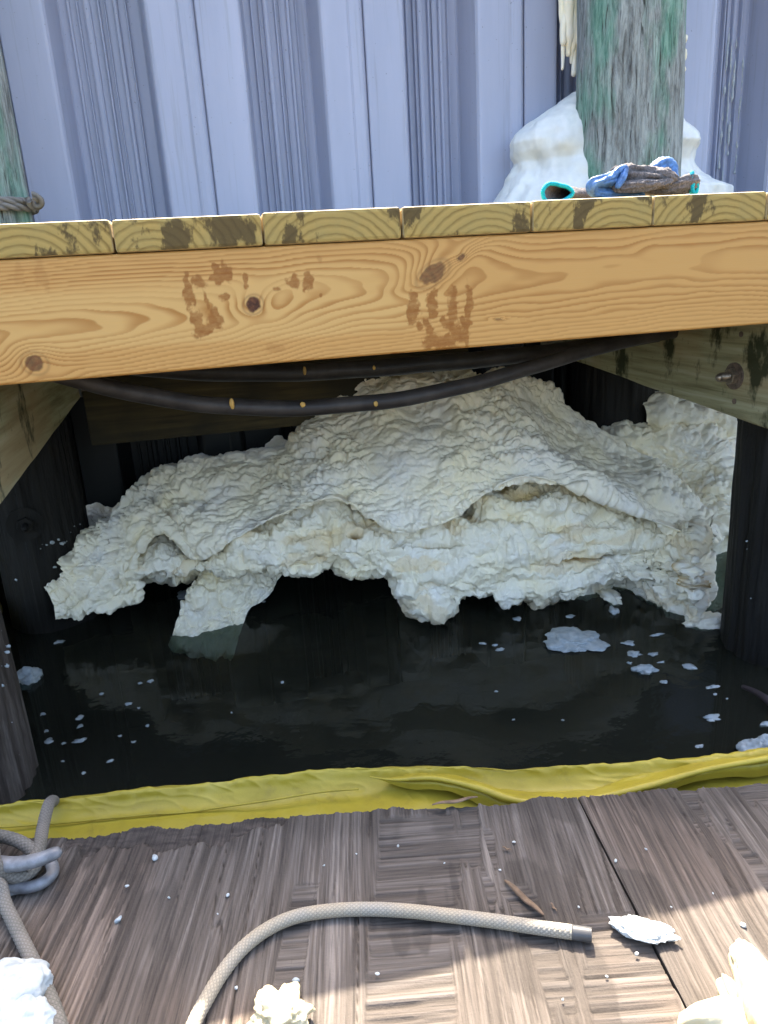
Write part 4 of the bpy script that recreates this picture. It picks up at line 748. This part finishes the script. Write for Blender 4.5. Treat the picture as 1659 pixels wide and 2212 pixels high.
small = [(130, 1386, 10, 4), (172, 1551, 8, 5), (172, 1570, 7, 4), (174, 1600, 13, 4), (104, 1602, 9, 6), (138, 1606, 5, 2), (100, 1580, 5, 3), (92, 1543, 6, 3), (278, 1521, 8, 3), (303, 1476, 5, 2), (325, 1472, 6, 3), (219, 1499, 5, 2), (288, 1603, 5, 2), (318, 1568, 4, 2), (238, 1645, 7, 2), (136, 1645, 4, 1), (181, 1671, 4, 2), (610, 1475, 4, 2), (260, 1590, 4, 2), (300, 1530, 3, 2),
         (1118, 1338, 9, 4), (1231, 1332, 10, 4), (1043, 1390, 7, 3), (1068, 1394, 7, 2), (1080, 1404, 10, 3), (1357, 1390, 14, 5), (1371, 1413, 14, 7), (1412, 1414, 11, 5), (1360, 1433, 6, 3), (1427, 1431, 8, 2), (1488, 1441, 15, 7), (1435, 1473, 8, 4), (1420, 1372, 16, 2), (1541, 1484, 14, 4), (1539, 1552, 16, 8), (1512, 1612, 9, 4), (1618, 1420, 8, 6), (1650, 1425, 3, 2), (1603, 1389, 4, 3), (1072, 1494, 4, 2), (1110, 1555, 4, 1.5), (1216, 1556, 4, 1.5), (1545, 1500, 4, 2), (1570, 1510, 3, 1.5), (395, 1350, 4, 1.5), (570, 1300, 4, 2), (500, 1540, 2, 1)]
for i, (px, py, w, h) in enumerate(small): flake(px, py, w*.85, h*.85, 'small white foam flake floating on dark water '+('out from the brown pile' if px < 700 else 'near the biggest foam raft' if px < 1340 else 'near the torn scrap and black pile'), 940+i, 'small flakes on the water', 3, rough=1.0)
def on_cyl(px, py, cx, cy, r):
    d = ray(px, py); A = d[0]**2+d[1]**2; B = -2*(d[0]*cx+d[1]*cy); D = B*B-4*A*(cx*cx+cy*cy-r*r)
    return d*((-B-math.sqrt(D))/(2*A)) if D > 0 else None
for par, (cx_, cy_, r_), lst in ((pl, (-.475, 1.862, .107), [(x, 1190-.35*(x-55)+random.uniform(-8, 8)) for x in range(60, 172, 5)]+[(x, 1128+random.uniform(-6, 22)) for x in range(22, 40, 4)]+[(62, 1184), (70, 1180), (80, 1170), (40, 1215), (34, 1226), (95, 1245), (120, 1228), (50, 1240), (100, 1160), (44, 1258)]),
                               (pq, (1.045, 1.165, .112), [(1612, 1180), (1616, 1195), (1608, 1210), (1640, 1160), (1612, 1250), (1625, 1290)]), (pf, (-.495, 1.165, .112), [(6, 1395), (12, 1402), (8, 1410), (14, 1440), (10, 1448), (18, 1455), (8, 1480), (20, 1470), (12, 1520), (25, 1560), (9, 1428), (15, 1436)])):
    for i, (px, py) in enumerate(lst):
        c = on_cyl(px, py, cx_, cy_, r_)
        if c is None or random.random() < .4: continue
        c = c+np.array([random.uniform(-.006, .006), 0, random.uniform(-.012, .012)])
        z_ = random.choice((.0008, .001, .0013, .0018, .0026, .004)); chunk('foam_residue', c, (z_*1.3, z_*.6, z_), None, None, 1100+i, mat='flake', sub=2, parent=par, rough=.6)
b2 = root('containment_boom', (-.70, 1.65, ZW), 'yellow boom section beyond the brown pile, mostly hidden', 'boom')
C = catmull(np.array([(-.60, 1.30, ZW+.02), (-.64, 1.45, ZW+.03), (-.66, 1.65, ZW+.035), (-.70, 1.9, ZW+.03), (-.80, 2.02, ZW+.03)]), 90); put('boom_fabric', sweep(C, .075, 40, 1., lambda s_, t2: .006*fbm(p3(np.cos(t2)*2+0*s_, np.sin(t2)*2+0*s_, s_*14), 3, 77)), M['boom'], b2)
a_, b_ = Pz(1606, 1484, ZW+.01), Pz(1700, 1560, ZW+.0); t_ = np.linspace(0, 1, 30)[:, None]; C = a_+(b_-a_)*t_; C[:, 2] += .012*np.sin(t_[:, 0]*3)
tag(put('dead_branch', sweep(C, np.linspace(.004, .009, 30), 10), M['stick'], None, origin=C[15]), 'dark dead branch poking out of the water at the black pile', 'branch')
